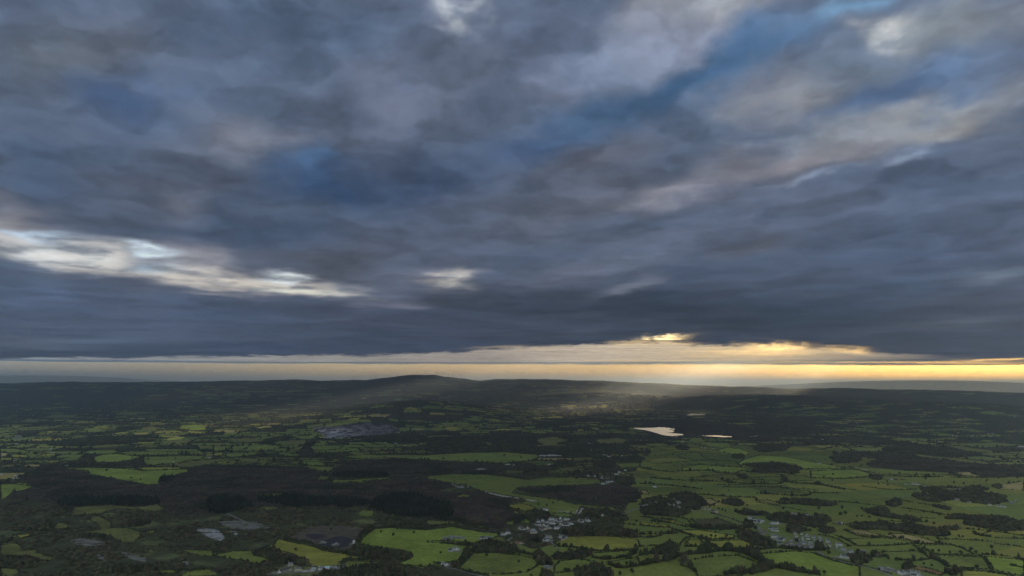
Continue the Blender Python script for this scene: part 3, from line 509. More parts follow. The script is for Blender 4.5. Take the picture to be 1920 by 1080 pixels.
sl = bpy.data.lights.new('sun', 'SUN'); sl.energy = SUN_STRENGTH; sl.angle = R_(0.5); sl.color = (1.0, 0.74, 0.44)
so = bpy.data.objects.new('sun', sl); COL.objects.link(so)
import mathutils
so.rotation_euler = mathutils.Vector(tuple(sund)).to_track_quat('Z', 'Y').to_euler()

cam = bpy.data.cameras.new('camera'); co = bpy.data.objects.new('camera', cam); COL.objects.link(co)
cam.sensor_width = 36.0; cam.lens = 36.0 * F / 1920.0; cam.clip_start = 5.0; cam.clip_end = 900000.0
co.matrix_world = mathutils.Matrix(((_r[0], _up[0], -_f[0], 0), (_r[1], _up[1], -_f[1], 0), (_r[2], _up[2], -_f[2], CAMZ), (0, 0, 0, 1)))
SC.camera = co
SC.view_settings.view_transform = 'Standard'; SC.view_settings.look = 'None'
SC.view_settings.exposure = EXPOSURE; SC.view_settings.gamma = 1.0
SC.cycles.max_bounces = 8; SC.cycles.transparent_max_bounces = 12; SC.cycles.volume_bounces = 1
SC.cycles.sample_clamp_indirect = 6.0

# --- cloud deck: transmission of the cloud (colour) painted from features at fixed places of the sky
BASE_Y = np.array([-400, 0, 180, 350, 520, 580, 640, 700])
BASE_C = lin(np.array([(108,119,140),(96,109,133),(95,108,131),(84,96,118),(86,97,118),(72,81,100),(64,73,91),(64,73,91)]))
BLOBS = [  # cx, cy, rx, ry, rotation (deg, clockwise in the sky as seen), colour, opacity
 (840,18,48,38,0,(172,178,186),.95),(130,110,150,70,0,(101,109,119),.7),(230,190,130,45,0,(72,98,138),.7),
 (480,60,220,70,0,(84,104,132),.5),(470,262,110,42,-8,(128,132,146),.75),(560,60,120,50,0,(84,101,126),.5),
 (590,308,50,20,0,(84,124,168),.6),(600,345,140,50,5,(54,79,114),.85),(810,345,120,55,-5,(58,73,101),.8),
 (640,205,90,70,0,(75,84,104),.7),(760,180,110,70,0,(114,119,139),.55),(410,335,130,45,0,(74,81,97),.7),
 (30,392,70,32,0,(138,138,148),.65),(330,385,70,32,0,(122,127,142),.55),(90,315,120,60,0,(70,89,117),.6),
 (520,140,90,50,20,(98,114,140),.5),(900,90,90,70,0,(108,116,136),.5),(950,260,80,60,0,(84,97,120),.4),
 (1320,18,130,42,-10,(158,157,160),.85),(1230,95,110,55,-32,(142,149,170),.7),(1100,150,110,34,-25,(132,142,166),.6),
 (1000,80,80,80,0,(96,108,132),.5),
 (1390,95,120,40,-36,(78,113,152),.9),(1275,170,150,38,-30,(66,97,132),.9),(1110,232,170,42,-18,(67,94,126),.9),
 (1000,285,100,40,-8,(68,88,122),.7),
 (1590,20,90,22,-18,(118,156,190),.75),(1500,60,60,40,0,(96,126,162),.5),(1680,65,62,26,0,(200,197,192),.9),
 (1810,55,150,52,-15,(152,157,162),.7),(1600,148,120,52,0,(112,125,142),.7),(1475,190,90,55,0,(140,142,147),.7),
 (1650,202,180,34,-14,(82,110,150),.75),(1800,118,100,40,-22,(92,118,155),.65),(1560,250,150,26,-12,(142,149,158),.7),
 (1760,222,190,26,-16,(154,154,155),.8),(1470,300,170,30,-15,(137,134,140),.7),(1510,334,60,12,-20,(140,152,174),.55),
 (1690,290,70,16,-20,(150,164,188),.7),(1230,370,130,30,-6,(153,150,159),.75),(1120,310,130,42,-8,(99,101,113),.7),
 (1760,350,210,50,-12,(91,105,131),.7),(1870,185,80,60,0,(130,140,156),.5),(1400,400,200,40,-10,(98,108,130),.6),
 (1010,400,130,50,-6,(92,98,112),.6),
 (500,445,230,42,4,(70,87,114),.8),(235,432,150,34,6,(74,84,104),.85),(700,470,170,42,0,(87,92,108),.6),
 (370,488,100,28,8,(139,138,147),.8),(475,492,46,26,0,(84,92,110),.8),(625,500,130,28,6,(80,85,97),.85),
 (40,425,80,22,6,(142,141,146),.8),(75,440,70,10,8,(168,198,224),.85),(55,462,80,16,8,(205,208,212),.9),
 (90,468,120,26,8,(190,196,202),.75),(330,512,110,18,5,(196,194,192),.7),(175,486,200,22,9,(206,200,195),.85),(272,470,52,13,6,(196,210,224),.95),(283,500,40,13,4,(94,115,146),.8),
 (310,505,40,12,0,(180,205,225),.6),(440,526,200,17,4,(208,198,188),.88),(560,545,100,9,3,(214,202,190),.9),(528,517,34,9,0,(226,232,238),.9),
 (846,523,46,20,0,(205,195,185),.85),(770,530,80,28,0,(110,118,138),.5),(880,568,110,24,3,(68,74,87),.8),
 (240,600,380,58,2,(82,95,120),.8),(50,540,100,30,6,(88,106,136),.6),(740,572,70,10,0,(124,126,142),.6),
 (120,642,220,13,0,(106,117,137),.6),(480,652,420,16,0,(67,79,104),.85),(160,663,190,9,0,(66,77,99),.85),
 (1130,500,190,30,-12,(112,120,140),.6),(1330,520,160,42,-6,(74,87,111),.7),(1420,468,70,20,-8,(88,90,99),.7),
 (1700,480,220,60,-8,(78,92,118),.7),(1100,565,240,38,0,(58,67,82),.85),(1410,592,330,48,0,(54,63,78),.92),
 (1600,560,170,38,-4,(66,80,101),.7),(1860,520,90,20,-10,(106,119,137),.7),(1780,606,130,15,-3,(93,101,116),.6),
 (1640,630,110,20,3,(66,75,92),.8),(1040,612,140,14,0,(72,82,100),.7),(1180,535,60,10,-14,(135,140,155),.5),
]
def cloud_colour(px, py, x, y):
    """linear radiance wanted from the cloud underside (no haze)"""
    # ragged, drifting edges: features are displaced by noise that lives on the cloud plane
    dist = np.sqrt(x * x + y * y) + 1
    s = 1 / 900.0
    w1 = fbm(x * s, y * s, 3, 5, .48); w2 = fbm(x * s + 31, y * s - 11, 9, 5, .48)
    lw = np.log(dist) * 3.2; az = np.arctan2(x, y) * 9
    w3 = fbm(az, lw * 1.6, 21, 5, .47); w4 = fbm(az + 9, lw * 1.6, 27, 5, .47)
    k = np.clip((715 - py) / 400, 0.12, 1)
    qx = px + 46 * w3 * (0.5 + k) + 16 * w1
    qy = py + (30 * w4 + 10 * w2) * k
    c = np.stack([np.interp(qy, BASE_Y, BASE_C[:, i]) for i in range(3)], -1)
    wisp = np.clip(.80 + .95 * fbm(az * 2.0 + .3 * w3, lw * 5.5 + .4 * w4, 31, 4, .46), .25, 1.06)
    for cx, cy, rx, ry, rot, colr, op in BLOBS:
        a = R_(rot); dx = qx - cx; dy = qy - cy
        m = (np.abs(dx) < 2.4 * (rx + ry)) & (np.abs(dy) < 2.4 * (rx + ry))
        if not m.any(): continue
        dx = dx[m]; dy = dy[m]
        u = (dx * math.cos(a) + dy * math.sin(a)) / rx; v = (-dx * math.sin(a) + dy * math.cos(a)) / ry
        e = np.exp(-1.1 * (u * u + v * v) ** 1.15) * op
        if sum(colr) > 480: e = np.clip(e * wisp[m], 0, .97)
        c[m] = c[m] * (1 - e[:, None]) + lin(colr) * e[:, None]
    # cloud texture: soft billows, drifting streaks and overlapping layers (thickness of the cloud)
    rx_ = 0.5 * x - 0.86 * y; ry_ = 0.86 * x + 0.5 * y
    b2 = fbm(az * 1.5, lw * 2.6 + .6 * w3, 51, 6, .5); b1 = fbm(az * 4 + .5 * w3, lw * 6.5 + .5 * w4, 41, 5, .5)
    b4 = fbm(rx_ / 1900 + .15 * w1, ry_ / 420 + .2 * w2, 71, 5, .48)
    l1 = fbm(az * .8 + .3 * w3, lw * 2.0 + .3 * w4, 91, 4, .45); l2 = fbm(az * 1.6 + 7, lw * 4.0 + .3 * w3, 93, 4, .45)
    lay = sstep(-.20, .28, l1) + .4 * sstep(-.16, .24, l2) - .7
    amp = 0.65 + 0.35 * k
    t = 1 + amp * (0.15 * b2 + 0.045 * b1 + 0.15 * b4 * k + 0.22 * lay)
    hue = fbm(az * .7 + 3, lw * 1.3, 97, 3, .45)[:, None]
    lum = (c @ np.array((.3, .5, .2)))[:, None]; c = (lum + (c - lum) * 1.0) * np.clip(lum / .125, .2, 6) ** .12 * .96
    c = c * (1 + hue * np.array((.045, -.005, -.03))) * np.array((0.985, 1.0, 1.0))
    return c * np.clip(t, .5, 1.7)[:, None]

E_REF = np.array([0.383, 0.374, 0.359]) * 2 ** EXPOSURE          # radiance of a fully transmitting cloud in this light
def polar_grid(azs, ds):
    A, D = np.meshgrid(np.radians(azs), ds, indexing='xy')
    n, m = len(ds), len(azs)
    idx = np.arange(n * m).reshape(n, m)
    q = np.stack([idx[:-1, :-1], idx[:-1, 1:], idx[1:, 1:], idx[1:, :-1]], -1).reshape(-1, 4)
    return (D * np.sin(A)).ravel(), (D * np.cos(A)).ravel(), q

def cloud_mat(name):
    m, nt, out = new_mat(name)
    at = N(nt, 'ShaderNodeAttribute', attribute_name='col')
    al = N(nt, 'ShaderNodeAttribute', attribute_name='gap')
    tr = N(nt, 'ShaderNodeBsdfTranslucent'); tp = N(nt, 'ShaderNodeBsdfTransparent')
    mx = N(nt, 'ShaderNodeMixShader')
    nt.links.new(at.outputs['Color'], tr.inputs['Color'])
    nt.links.new(al.outputs['Fac'], mx.inputs['Fac'])
    nt.links.new(tr.outputs[0], mx.inputs[1]); nt.links.new(tp.outputs[0], mx.inputs[2])
    nt.links.new(mx.outputs[0], out.inputs['Surface'])
    return m
CM = cloud_mat('cloud')
DECK_Z = 1000.0
AMB_T = 0.95  # brightness of the deck's unseen part, set to light the land
BACK_EL = 10.0                                # opening made behind the viewer to let sky light in: height above the horizon
GAPS = [  # rifts through the deck: cx, cy, rx, ry, rot, openness
 (1452,651.5,52,7,0,1.0),(1400,655.5,80,2.5,-2,.6),(1420,660,110,6,0,.5),(1238,638,36,7,-8,.5),(1195,641,48,4,-4,.55),(1270,643,40,2.5,0,.4),(1575,655,34,5,5,.3),(1606,658,22,6,0,.35),
 (935,652,46,2.5,-3,.3),(1010,656,40,2,0,.2),(1320,668,60,1.2,0,.35),(1180,676,120,1.1,0,.35),(1500,679,130,1.0,0,.3),(1720,679.5,160,1.2,0,.4),(1880,675,90,1.6,-2,.45),(1830,681.2,120,1.0,0,.35),
 (180,489,110,9,9,.10),(60,463,50,10,8,.25),(275,470,44,9,5,.22),(440,527,130,6,4,.12),(530,517,30,6,0,.2),(560,545,70,4,3,.3),(846,522,26,10,0,.2),(1682,64,36,12,0,.15),(1510,334,30,6,-20,.0),(1330,12,70,18,0,.15),(850,14,26,20,0,.2)]
def deck_gap(px, py, x, y):
    az = np.arctan2(x, y); ld = np.log(np.sqrt(x * x + y * y))
    n = fbm(az * 30, ld * 9, 77, 5, .6); n2 = fbm(az * 90, ld * 22, 87, 4, .6)
    edge = np.interp(px, [-400, 300, 640, 1300, 1920, 2300], [680, 681, 682, 683, 685, 686]) + 1.2 * n
    g = sstep(-1.8, 1.8, py - edge)
    for cx, cy, rx, ry, rot, op in GAPS:
        a = R_(rot); dx = px - cx + 14 * n * min(1, rx / 40); dy = py - cy + ry * (0.8 * n + 0.7 * n2)
        u = (dx * math.cos(a) + dy * math.sin(a)) / rx; v = (-dx * math.sin(a) + dy * math.cos(a)) / ry
        g = np.maximum(g, op * np.minimum(1, 1.15 * np.exp(-1.0 * (u * u + v * v) ** 1.0)))
    fade = 1 - sstep(660, 600, py) * (1 - np.clip(.75 + 1.3 * fbm(az * 7, ld * 10, 79, 5, .6), .15, 1.15)); return np.clip(g * fade, 0, 1)
FAR_X = np.array([-400, 0, 640, 760, 860, 960, 1060, 1150, 1240, 1300, 1400, 1480, 1600, 1680, 1760, 1850, 1920, 2300])
FAR_Y = np.array([672, 672, 667, 665, 661, 655, 650, 645, 640, 646, 647, 650, 654, 662, 668, 674, 673, 680])
def far_cloud(c, px, py, x, y):
    """the paler, higher-based far part of the deck below the dark edge"""
    az = np.arctan2(x, y); ld = np.log(np.sqrt(x * x + y * y))
    n = fbm(az * 26, ld * 8, 177, 5, .6); n2 = fbm(az * 80, ld * 26, 187, 4, .6); st = fbm(az * 9, ld * 40, 191, 4, .6)
    ey = np.interp(px, FAR_X, FAR_Y) + 4.2 * n + 1.8 * n2 + 3.5 * fbm(az * 7, ld * 0 + 1, 195, 4)
    w = np.interp(px, [0, 640, 900, 1200, 1920], [3.0, 3.0, 4.0, 3.0, 4.0])
    m = sstep(-w, w, py - ey)
    fc = np.stack([np.interp(px, [0, 300, 640, 900, 1150, 1400, 1600, 1750, 1920], lin(np.array(
        [(143,150,156),(150,152,153),(158,154,148),(160,150,142),(196,180,158),(212,188,152),(168,152,132),(112,106,104),(118,108,98)]))[:, i]) for i in range(3)], -1)
    fc = fc * np.interp(px, [0, 700, 1100], [1.15, 1.15, 1.2])[:, None] * np.clip(1 + 0.32 * st + 0.15 * n2, .5, 1.7)[:, None]
    return c * (1 - m[:, None]) + fc * m[:, None]

def build_deck(name, azs, els, painted):
    ds = (DECK_Z - CAMZ) / np.tan(np.radians(els))
    x, y, q = polar_grid(azs, ds)
    z = DECK_Z + 25 * vnoise(x / 6000, y / 6000, 5)
    px, py = project(x, y, np.full_like(x, DECK_Z))
    if painted:
        c = far_cloud(cloud_colour(px, py, x, y), px, py, x, y) / E_REF
        gap = deck_gap(px, py, x, y)
    else:
        t = fbm(x / 1800, y / 1800, 3, 5)
        c = (AMB_T * np.clip(0.85 + 0.3 * t, .3, 1))[:, None] * np.array((.76, .90, 1.0))  # unseen part, tinted blue to cool the light on land and haze
        gap = np.zeros_like(x)
    c = np.clip(c, 0, 0.98)
    me = mesh_np(name, np.stack([x, y, z], -1), q, col=c, mat=CM, smooth=True, extra={'gap': np.repeat(gap[:, None], 3, 1)})
    return tag(link(name, me), 'grey broken cloud deck with bright rifts, brightened out of view to light the land', 'cloud', kind='stuff')

els = np.concatenate([np.linspace(1.25, 4.5, 110, endpoint=False), np.linspace(4.5, 34, 330), [36, 39, 43]])
build_deck('clouds', np.arange(-44, 44.01, 0.085), els, True)
els_hi = np.array([43, 48, 55, 65, 78, 89.9])
build_deck('clouds', np.arange(-44, 44.01, 4), els_hi, False)
build_deck('clouds', np.arange(44, 316.01, 4), np.concatenate([np.geomspace(BACK_EL, 60, 18), [70, 80, 89.9]]), False)

# added sheet painted as the clear horizon glow and haze, with small cumulus tops
def build_glow_sheet():
    azs = np.arange(-46, 46.01, 0.1); e2 = np.concatenate([[0.12, 0.2], np.linspace(0.28, 2.2, 60), np.linspace(2.35, 3.4, 6)])
    zv = 2300.0
    x, y, q = polar_grid(azs, (zv - CAMZ) / np.tan(np.radians(e2)))
    px, py = project(x, y, np.full_like(x, zv)); az = np.degrees(np.arctan2(x, y))
    py = py + 3.5 - 7 * px / 1920          # height against the local horizon (715)
    X = [0, 300, 640, 1000, 1400, 1650, 1920]
    top = np.stack([np.interp(px, X, lin(np.array([(158,160,159),(172,166,155),(200,182,156),(218,188,150),(220,188,140),(226,190,122),(238,204,118)]))[:, i]) for i in range(3)], -1)
    bot = np.stack([np.interp(px, X, lin(np.array([(136,148,155),(163,161,150),(192,174,148),(190,166,136),(196,166,124),(206,170,108),(222,182,100)]))[:, i]) for i in range(3)], -1)
    tops = 697 + 4.5 * fbm(az * 1.1, az * 0 + 3, 301, 4, .6) + 0.6 * fbm(az * 4, az * 0, 305, 3)
    m = sstep(-1.2, 2.2, py - tops)[:, None]
    c = top * (1 - m) + bot * m
    n = fbm(az * 2.2, py * 0.33, 311, 4, .6)
    rim = np.exp(-((py - tops - 1.5) / 2.6) ** 2)
    c = c * (1 + (0.10 + 0.30 * rim) * n)[:, None] * (1 + 0.10 * rim)[:, None]
    c = np.clip(c / E_REF * np.interp(px, [0, 700, 1300, 1920], [.98, .93, .82, .74])[:, None], 0, .98)
    gap = np.interp(px, [0, 900, 1500, 1920], [.13, .14, .13, .10])
    z = zv + 10 * vnoise(x / 9000, y / 9000, 6)
    me = mesh_np('clouds', np.stack([x, y, z], -1), q, col=c, mat=CM, smooth=True, extra={'gap': np.repeat(gap[:, None], 3, 1)})
    tag(link('clouds', me), 'added sheet painted as cream sky glow, with small cumulus tops low over the horizon', 'cloud', kind='stuff')
build_glow_sheet()

# haze: one closed box of thin air around camera and land, all clouds above it
def haze_box():
    X, Z0, Z1 = 420000.0, ZMIN - 1.0, 640.0
    V = np.array([(sx * X, sy * X, z) for z in (Z0, Z1) for sy in (-1, 1) for sx in (-1, 1)])
    Q = np.array([(0, 2, 3, 1), (4, 5, 7, 6), (0, 1, 5, 4), (2, 6, 7, 3), (0, 4, 6, 2), (1, 3, 7, 5)])
    m, nt, out = new_mat('haze_air')
    v = N(nt, 'ShaderNodeVolumePrincipled'); v.inputs['Color'].default_value = (0.62, 0.78, 1.0, 1)
    v.inputs['Density'].default_value = HAZE_D; v.inputs['Anisotropy'].default_value = 0.5
    nt.links.new(v.outputs[0], out.inputs['Volume'])
    tag(link('haze', mesh_np('haze', V, Q, mat=m)), kind='stuff')
HAZE_READY = True
# ------------------------------------------------------------------ put the traced lines on the land
f_id = [(k, LN.add(p, True, 0, 10)) for k, p in FIELDS]
w_id = [(k, LN.add(p, True, 1, 10)) for k, p in WOODS]
r_id = [(k, LN.add(p, True, 1, 6)) for k, p in ROCKS]
h_id = [(h, LN.add(p, False, 1, 6)) for h, p in HEDGES]
road_id = [(w, LN.add(p, False, 2, 8)) for w, p in ROADS]
q_id = LN.add(QUARRY, True, 1, 6); z_id = LN.add(PASTURE_ZONE, True, 0, 20); e_id = LN.add(ESTATE, True, 0, 8)
l_id = {k: LN.add(v[0], True, 1, 3) for k, v in LAKE_PX.items()}
t_id = LN.add([(0, 0)], False, 0); LN.p[t_id] = np.array([p for h, p in TREES], float)
hs_flat = [(c, k, p) for c, k, pts in HOUSES for p in pts]
b_id = LN.add([(0, 0)], False, 0); LN.p[b_id] = np.array([p for c, k, p in hs_flat], float)
LN.solve()
WP = lambda i: LN.w[i]
fields = [(k, WP(i), LN.p[i]) for k, i in f_id]; woods = [(k, WP(i), LN.p[i]) for k, i in w_id]; rocks = [(k, WP(i)) for k, i in r_id]
quarry, zone = WP(q_id), WP(z_id)
lakes = {k: WP(i) for k, i in l_id.items()}

PAL = {'b': (.155, .188, .036), 'g': (.130, .150, .037), 'y': (.205, .195, .040), 'o': (.112, .112, .036), 't': (.25, .20, .085), 't2': (.20, .125, .062),
       'gold': (.36, .28, .06), 'h': (.085, .078, .038), 'lime': (.25, .24, .245), 'limed': (.135, .125, .12), 'earth': (.095, .076, .058), 'pit': (.05, .045, .052), 'track': (.34, .31, .27), 'white': (.72, .68, .64)}  # gold: yellow crop colour with the missing sunbeam's light put in
SCRUB, HEATH, WOODG = np.array((.064, .066, .034)), np.array((.058, .049, .040)), np.array((.034, .034, .024))

def pip_mask(poly, x, y):
    lo = poly.min(0); hi = poly.max(0)
    m = np.nonzero((x >= lo[0]) & (x <= hi[0]) & (y >= lo[1]) & (y <= hi[1]))[0]
    return m[inside(poly, x[m], y[m])] if len(m) else m

def field_system(x, y):
    """a patchwork of small fields: (number of the field, distance to its edge in metres)"""
    xw = x + 55 * vnoise(x / 330, y / 330, 201) + 260 * vnoise(x / 2100, y / 2100, 202)
    yw = y + 55 * vnoise(x / 330, y / 330, 203) + 260 * vnoise(x / 2100, y / 2100, 204)
    a = 0.22
    u = xw * math.cos(a) + yw * math.sin(a); v = -xw * math.sin(a) + yw * math.cos(a)
    H = 150.0
    r = np.floor(v / H); fv = v - r * H
    W = 210 * (0.6 + 0.9 * _hash(r, r * 0, 211)); uu = u + 1000 * _hash(r, r * 0, 212)
    c = np.floor(uu / W); fu = uu - c * W
    h = _hash(r, c, 213)
    ed = np.minimum(np.minimum(fu, W - fu), np.minimum(fv, H - fv))
    idn = r * 7919 + c * 31
    k = h < .34; s1 = (0.35 + 0.3 * _hash(r, c, 214)) * W                       # cut across
    ed = np.where(k, np.minimum(ed, np.abs(fu - s1)), ed); idn = np.where(k & (fu > s1), idn + 0.25, idn)
    k = (h > .28) & (h < .66); s2 = (0.35 + 0.3 * _hash(r, c, 215)) * H          # cut along
    ed = np.where(k, np.minimum(ed, np.abs(fv - s2)), ed); idn = np.where(k & (fv > s2), idn + 0.5, idn)
    return idn * 4, ed

def land_kind(x, y, px, py):
    """share of open pasture in the patchwork at a place"""
    d = np.sqrt(x * x + y * y)
    g = 0.50 + 0.22 * vnoise(x / 1500, y / 1500, 221)
    g = g - 0.34 * sstep(6000, 9000, d)
    g = np.where((px > 560) & (px < 1180) & (py > 812), g - .28, g)
    g = np.where((px > 1100) & (py < 835) & (py > 740), g - .16, g)
    g = np.where((px < 560) & (py > 830), g + .05, g)
    return g

def paint_land(x, y, z):
    px, py = project(x, y, z); d = np.sqrt(x * x + y * y)
    n = len(x)
    inz = np.zeros(n, bool); inz[pip_mask(zone, x, y)] = True
    idn, ed = field_system(x, y)
    h1 = _hash(np.floor(idn), idn * 0, 231); h2 = _hash(np.floor(idn), idn * 0, 232)
    g = land_kind(x, y, px, py)
    near_left = sstep(2500, 2150, d + 160 * fbm(x / 300, y / 300, 240, 4)) * (~inz)
    green = np.stack([np.interp(h2, [0, .35, .7, .86, .95, 1], [.09, .115, .105, .15, .20, .25]), np.interp(h2, [0, .35, .7, .86, .95, 1], [.10, .145, .11, .16, .175, .19]), np.interp(h2, [0, .7, .95, 1], [.034, .034, .045, .07])], -1)
    brown = np.stack([np.interp(h2, [0, .5, 1], [.042, .05, .062]), np.interp(h2, [0, .5, 1], [.044, .05, .056]), np.interp(h2, [0, .5, 1], [.026, .026, .032])], -1)
    fld = h1 < g
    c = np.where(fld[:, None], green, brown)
    fars = (1 + .55 * sstep(2200, 3600, d) * sstep(12000, 7000, d))[:, None]; c = np.where(fld[:, None], c * fars, c * (1 + .35 * (fars - 1)))  # mid-distance fields brightened: sun through thin cloud put into the colour
    edge = sstep(7, 3, ed)[:, None] * (1 - near_left[:, None])
    c = c * (1 - .75 * edge) + SCRUB * .7 * (.75 * edge)
    # rough open ground near the viewer on the left and in the middle
    t = fbm(x / 120, y / 120, 241, 5, .55); t2 = fbm(x / 40, y / 40, 251, 4, .6)
    sc = SCRUB * (1 + .30 * t[:, None] + .25 * t2[:, None]) + np.array((.035, .040, .006)) * sstep(.15, .7, t)[:, None]
    c = c * (1 - near_left[:, None]) + sc * near_left[:, None]
    past = np.array(PAL['g']) * (1 + .13 * fbm(x / 260, y / 260, 261, 4)[:, None])
    par = (.80 + .42 * h2)[:, None] * (1 + (h1 - .5)[:, None] * np.array((.30, .06, -.1))); wall = 1 - .38 * sstep(3.2, 1.2, ed)[:, None] * sstep(1700, 2400, d)[:, None]
    past = np.where((h2 > .82)[:, None], past * np.array((1.28, 1.10, 1.05)), past); past = np.where((h1 < .13)[:, None], past * np.array((.90, .80, .9)), past)
    past = past * (par * sstep(1500, 2000, d)[:, None] + 1 * (1 - sstep(1500, 2000, d)[:, None])) * wall
    c = np.where(inz[:, None], past, c)
    warm = fbm(x / 420, y / 420, 266, 4)[:, None] * np.array((.16, .06, 0.0)); c = c * (1 + warm)
    xe = x + 5 * fbm(x / 30, y / 30, 267, 3) + 9 * vnoise(x / 90, y / 90, 268); ye = y + 6 * fbm(x / 30, y / 30, 269, 3) + 12 * vnoise(x / 90, y / 90, 270)
    for k, poly, _ in woods:
        m = pip_mask(poly, x, y); c[m] = (HEATH if k == 'heath' else WOODG) * (1 + .25 * t2[m, None] + .35 * t[m, None])
    for k, poly, _ in fields:
        m = pip_mask(poly, xe, ye)
        if not len(m): continue
        hh = abs(hash((round(float(poly[0, 0])), k))) % 1000 / 1000.0
        dmid = np.hypot(*poly.mean(0)); rows_ = np.sin((x[m] * math.cos(dmid) + y[m] * math.sin(dmid)) * 2 * np.pi / 11 + 2 * vnoise(x[m] / 60, y[m] / 60, 273)) * .05
        c[m] = np.array(PAL[k]) * (1 + rows_)[:, None] * (1 + .38 * float(sstep(2100, 3200, dmid))) * (0.9 + .2 * ((poly[0, 0] * 0.137) % 1.0)) * (1 + +.26 * fbm(x[m] / 90, y[m] / 90, 271, 4) + .10 * t2[m])[:, None]  # farther fields get sunlight painted into their colour too
    for k, poly in rocks:
        m = pip_mask(poly, x, y); br = fbm(x[m] / 26, y[m] / 13, 281, 4, .6) if len(m) else None
        if len(m):
            f = (sstep(-.35, .05, br) if k.startswith('lime') else np.ones(len(m)))[:, None]
            c[m] = c[m] * (1 - f) + np.array(PAL[k]) * (1 + .25 * br[:, None]) * f
    g_ = np.random.default_rng(5)
    for hx, hy in LN.w[b_id]:                    # gravelled yards and drives round the houses
        if hx * hx + hy * hy > 3000 ** 2: continue
        r = g_.uniform(8, 13); m = np.nonzero((np.abs(x - hx) < r) & (np.abs(y - hy) < r))[0]
        q = ((x[m] - hx) / r) ** 2 + ((y[m] - hy) / (r * 1.1)) ** 2 + .5 * fbm(x[m] / 9, y[m] / 9, 293, 3); m = m[q < .55]
        c[m] = np.array((.17, .16, .145)) * (1 + .2 * fbm(x[m] / 6, y[m] / 6, 294, 2))[:, None]
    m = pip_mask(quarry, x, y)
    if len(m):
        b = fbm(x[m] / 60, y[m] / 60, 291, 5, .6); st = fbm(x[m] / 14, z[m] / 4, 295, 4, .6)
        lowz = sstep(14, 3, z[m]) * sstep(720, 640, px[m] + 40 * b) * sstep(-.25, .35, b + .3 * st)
        c[m] = np.array((.125, .112, .125)) * np.clip(.85 + .9 * b + .7 * st - .35 * sstep(18, 34, z[m])[:, None].ravel(), .25, 2.2)[:, None] * (1 - lowz[:, None]) + np.array((.40, .375, .385)) * (1 + .4 * b)[:, None] * lowz[:, None]  # upper face darkens with height: shade put into the rock colour
    for k, poly in lakes.items():
        m = pip_mask(poly, x, y); c[m] = (.03, .03, .025)
    mo = 1 + .12 * fbm(x / 22, y / 22, 299, 3)[:, None] * sstep(5000, 1500, d)[:, None]
    lum = c.mean(1, keepdims=True); c = c * (1 + .42 * sstep(.055, .10, lum))
    return np.clip(c * mo, .008, .6)

# ------------------------------------------------------------------ the land itself: one sheet, finer where it is near
def land_mesh():
    azs = np.concatenate([np.arange(-180, -46, 4), np.arange(-46, 46.001, 0.056), np.arange(50, 181, 4)])
    dep = np.arange(17.0, 3.5, -0.040); ds = list(CAMZ / np.tan(np.radians(dep)))
    while ds[-1] < 16000: ds.append(ds[-1] + 56)
    while ds[-1] < 64000: ds.append(ds[-1] * 1.022)
    while ds[-1] < 400000: ds.append(ds[-1] * 1.2)
    ds = sorted(ds + list(np.arange(4050, 4800, 13.0)))
    ds = np.array([1.0, 150, 350, 600, 800] + ds)
    x, y, q = polar_grid(azs, ds)
    z = terrain(x, y)
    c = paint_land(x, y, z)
    m = simple_mat('land', (0, 0, 0), rough=.95, noise=.22, scale=.11, attr=True, spec=.05)
    me = mesh_np('ground', np.stack([x, y, z], -1), q, col=c, mat=m, smooth=True)
    tag(link('ground', me), kind='structure')
    return float(z.min())
ZMIN = land_mesh()

# ------------------------------------------------------------------ water
def water_mat():
    m, nt, out = new_mat('water')
    b = N(nt, 'ShaderNodeBsdfPrincipled', Roughness=.10, IOR=1.33); b.inputs['Base Color'].default_value = (.012, .018, .022, 1); b.inputs['Specular IOR Level'].default_value = .9
    nt.links.new(b.outputs[0], out.inputs['Surface']); return m
WM = water_mat()
for k, poly in lakes.items():
    z0 = float(np.max(terrain(poly[:, 0], poly[:, 1]))) + .5
    me = bpy.data.meshes.new('lake'); me.from_pydata([(float(a), float(b), z0) for a, b in poly], [], [list(range(len(poly)))]); me.materials.append(WM)
    tag(link('lake', me), LAKE_PX[k][1], kind='structure')
def sea():
    azs = np.arange(3.0, 24.0, .25); ds = np.geomspace(25500, 395000, 40)
    x, y, q = polar_grid(azs, ds)
    tag(link('sea', mesh_np('sea', np.stack([x, y, np.full_like(x, 2.0)], -1), q, mat=WM, smooth=True)), kind='structure')
sea()
# ------------------------------------------------------------------ lanes
RM = simple_mat('lane', (.20, .19, .18), rough=.9, noise=.15, scale=.3)
for w, i in road_id:
    p = WP(i); t = np.gradient(p, axis=0); t /= np.linalg.norm(t, axis=1, keepdims=True) + 1e-9
    nrm = np.stack([-t[:, 1], t[:, 0]], -1) * (w / 2)
    a, b = p + nrm, p - nrm
    V = np.concatenate([np.column_stack([a, terrain(a[:, 0], a[:, 1]) + .35]), np.column_stack([b, terrain(b[:, 0], b[:, 1]) + .35])])
    n = len(p); k = np.arange(n - 1)
    tag(link('road', mesh_np('road', V, np.stack([k, k + 1, k + 1 + n, k + n], -1), mat=RM)), kind='structure')
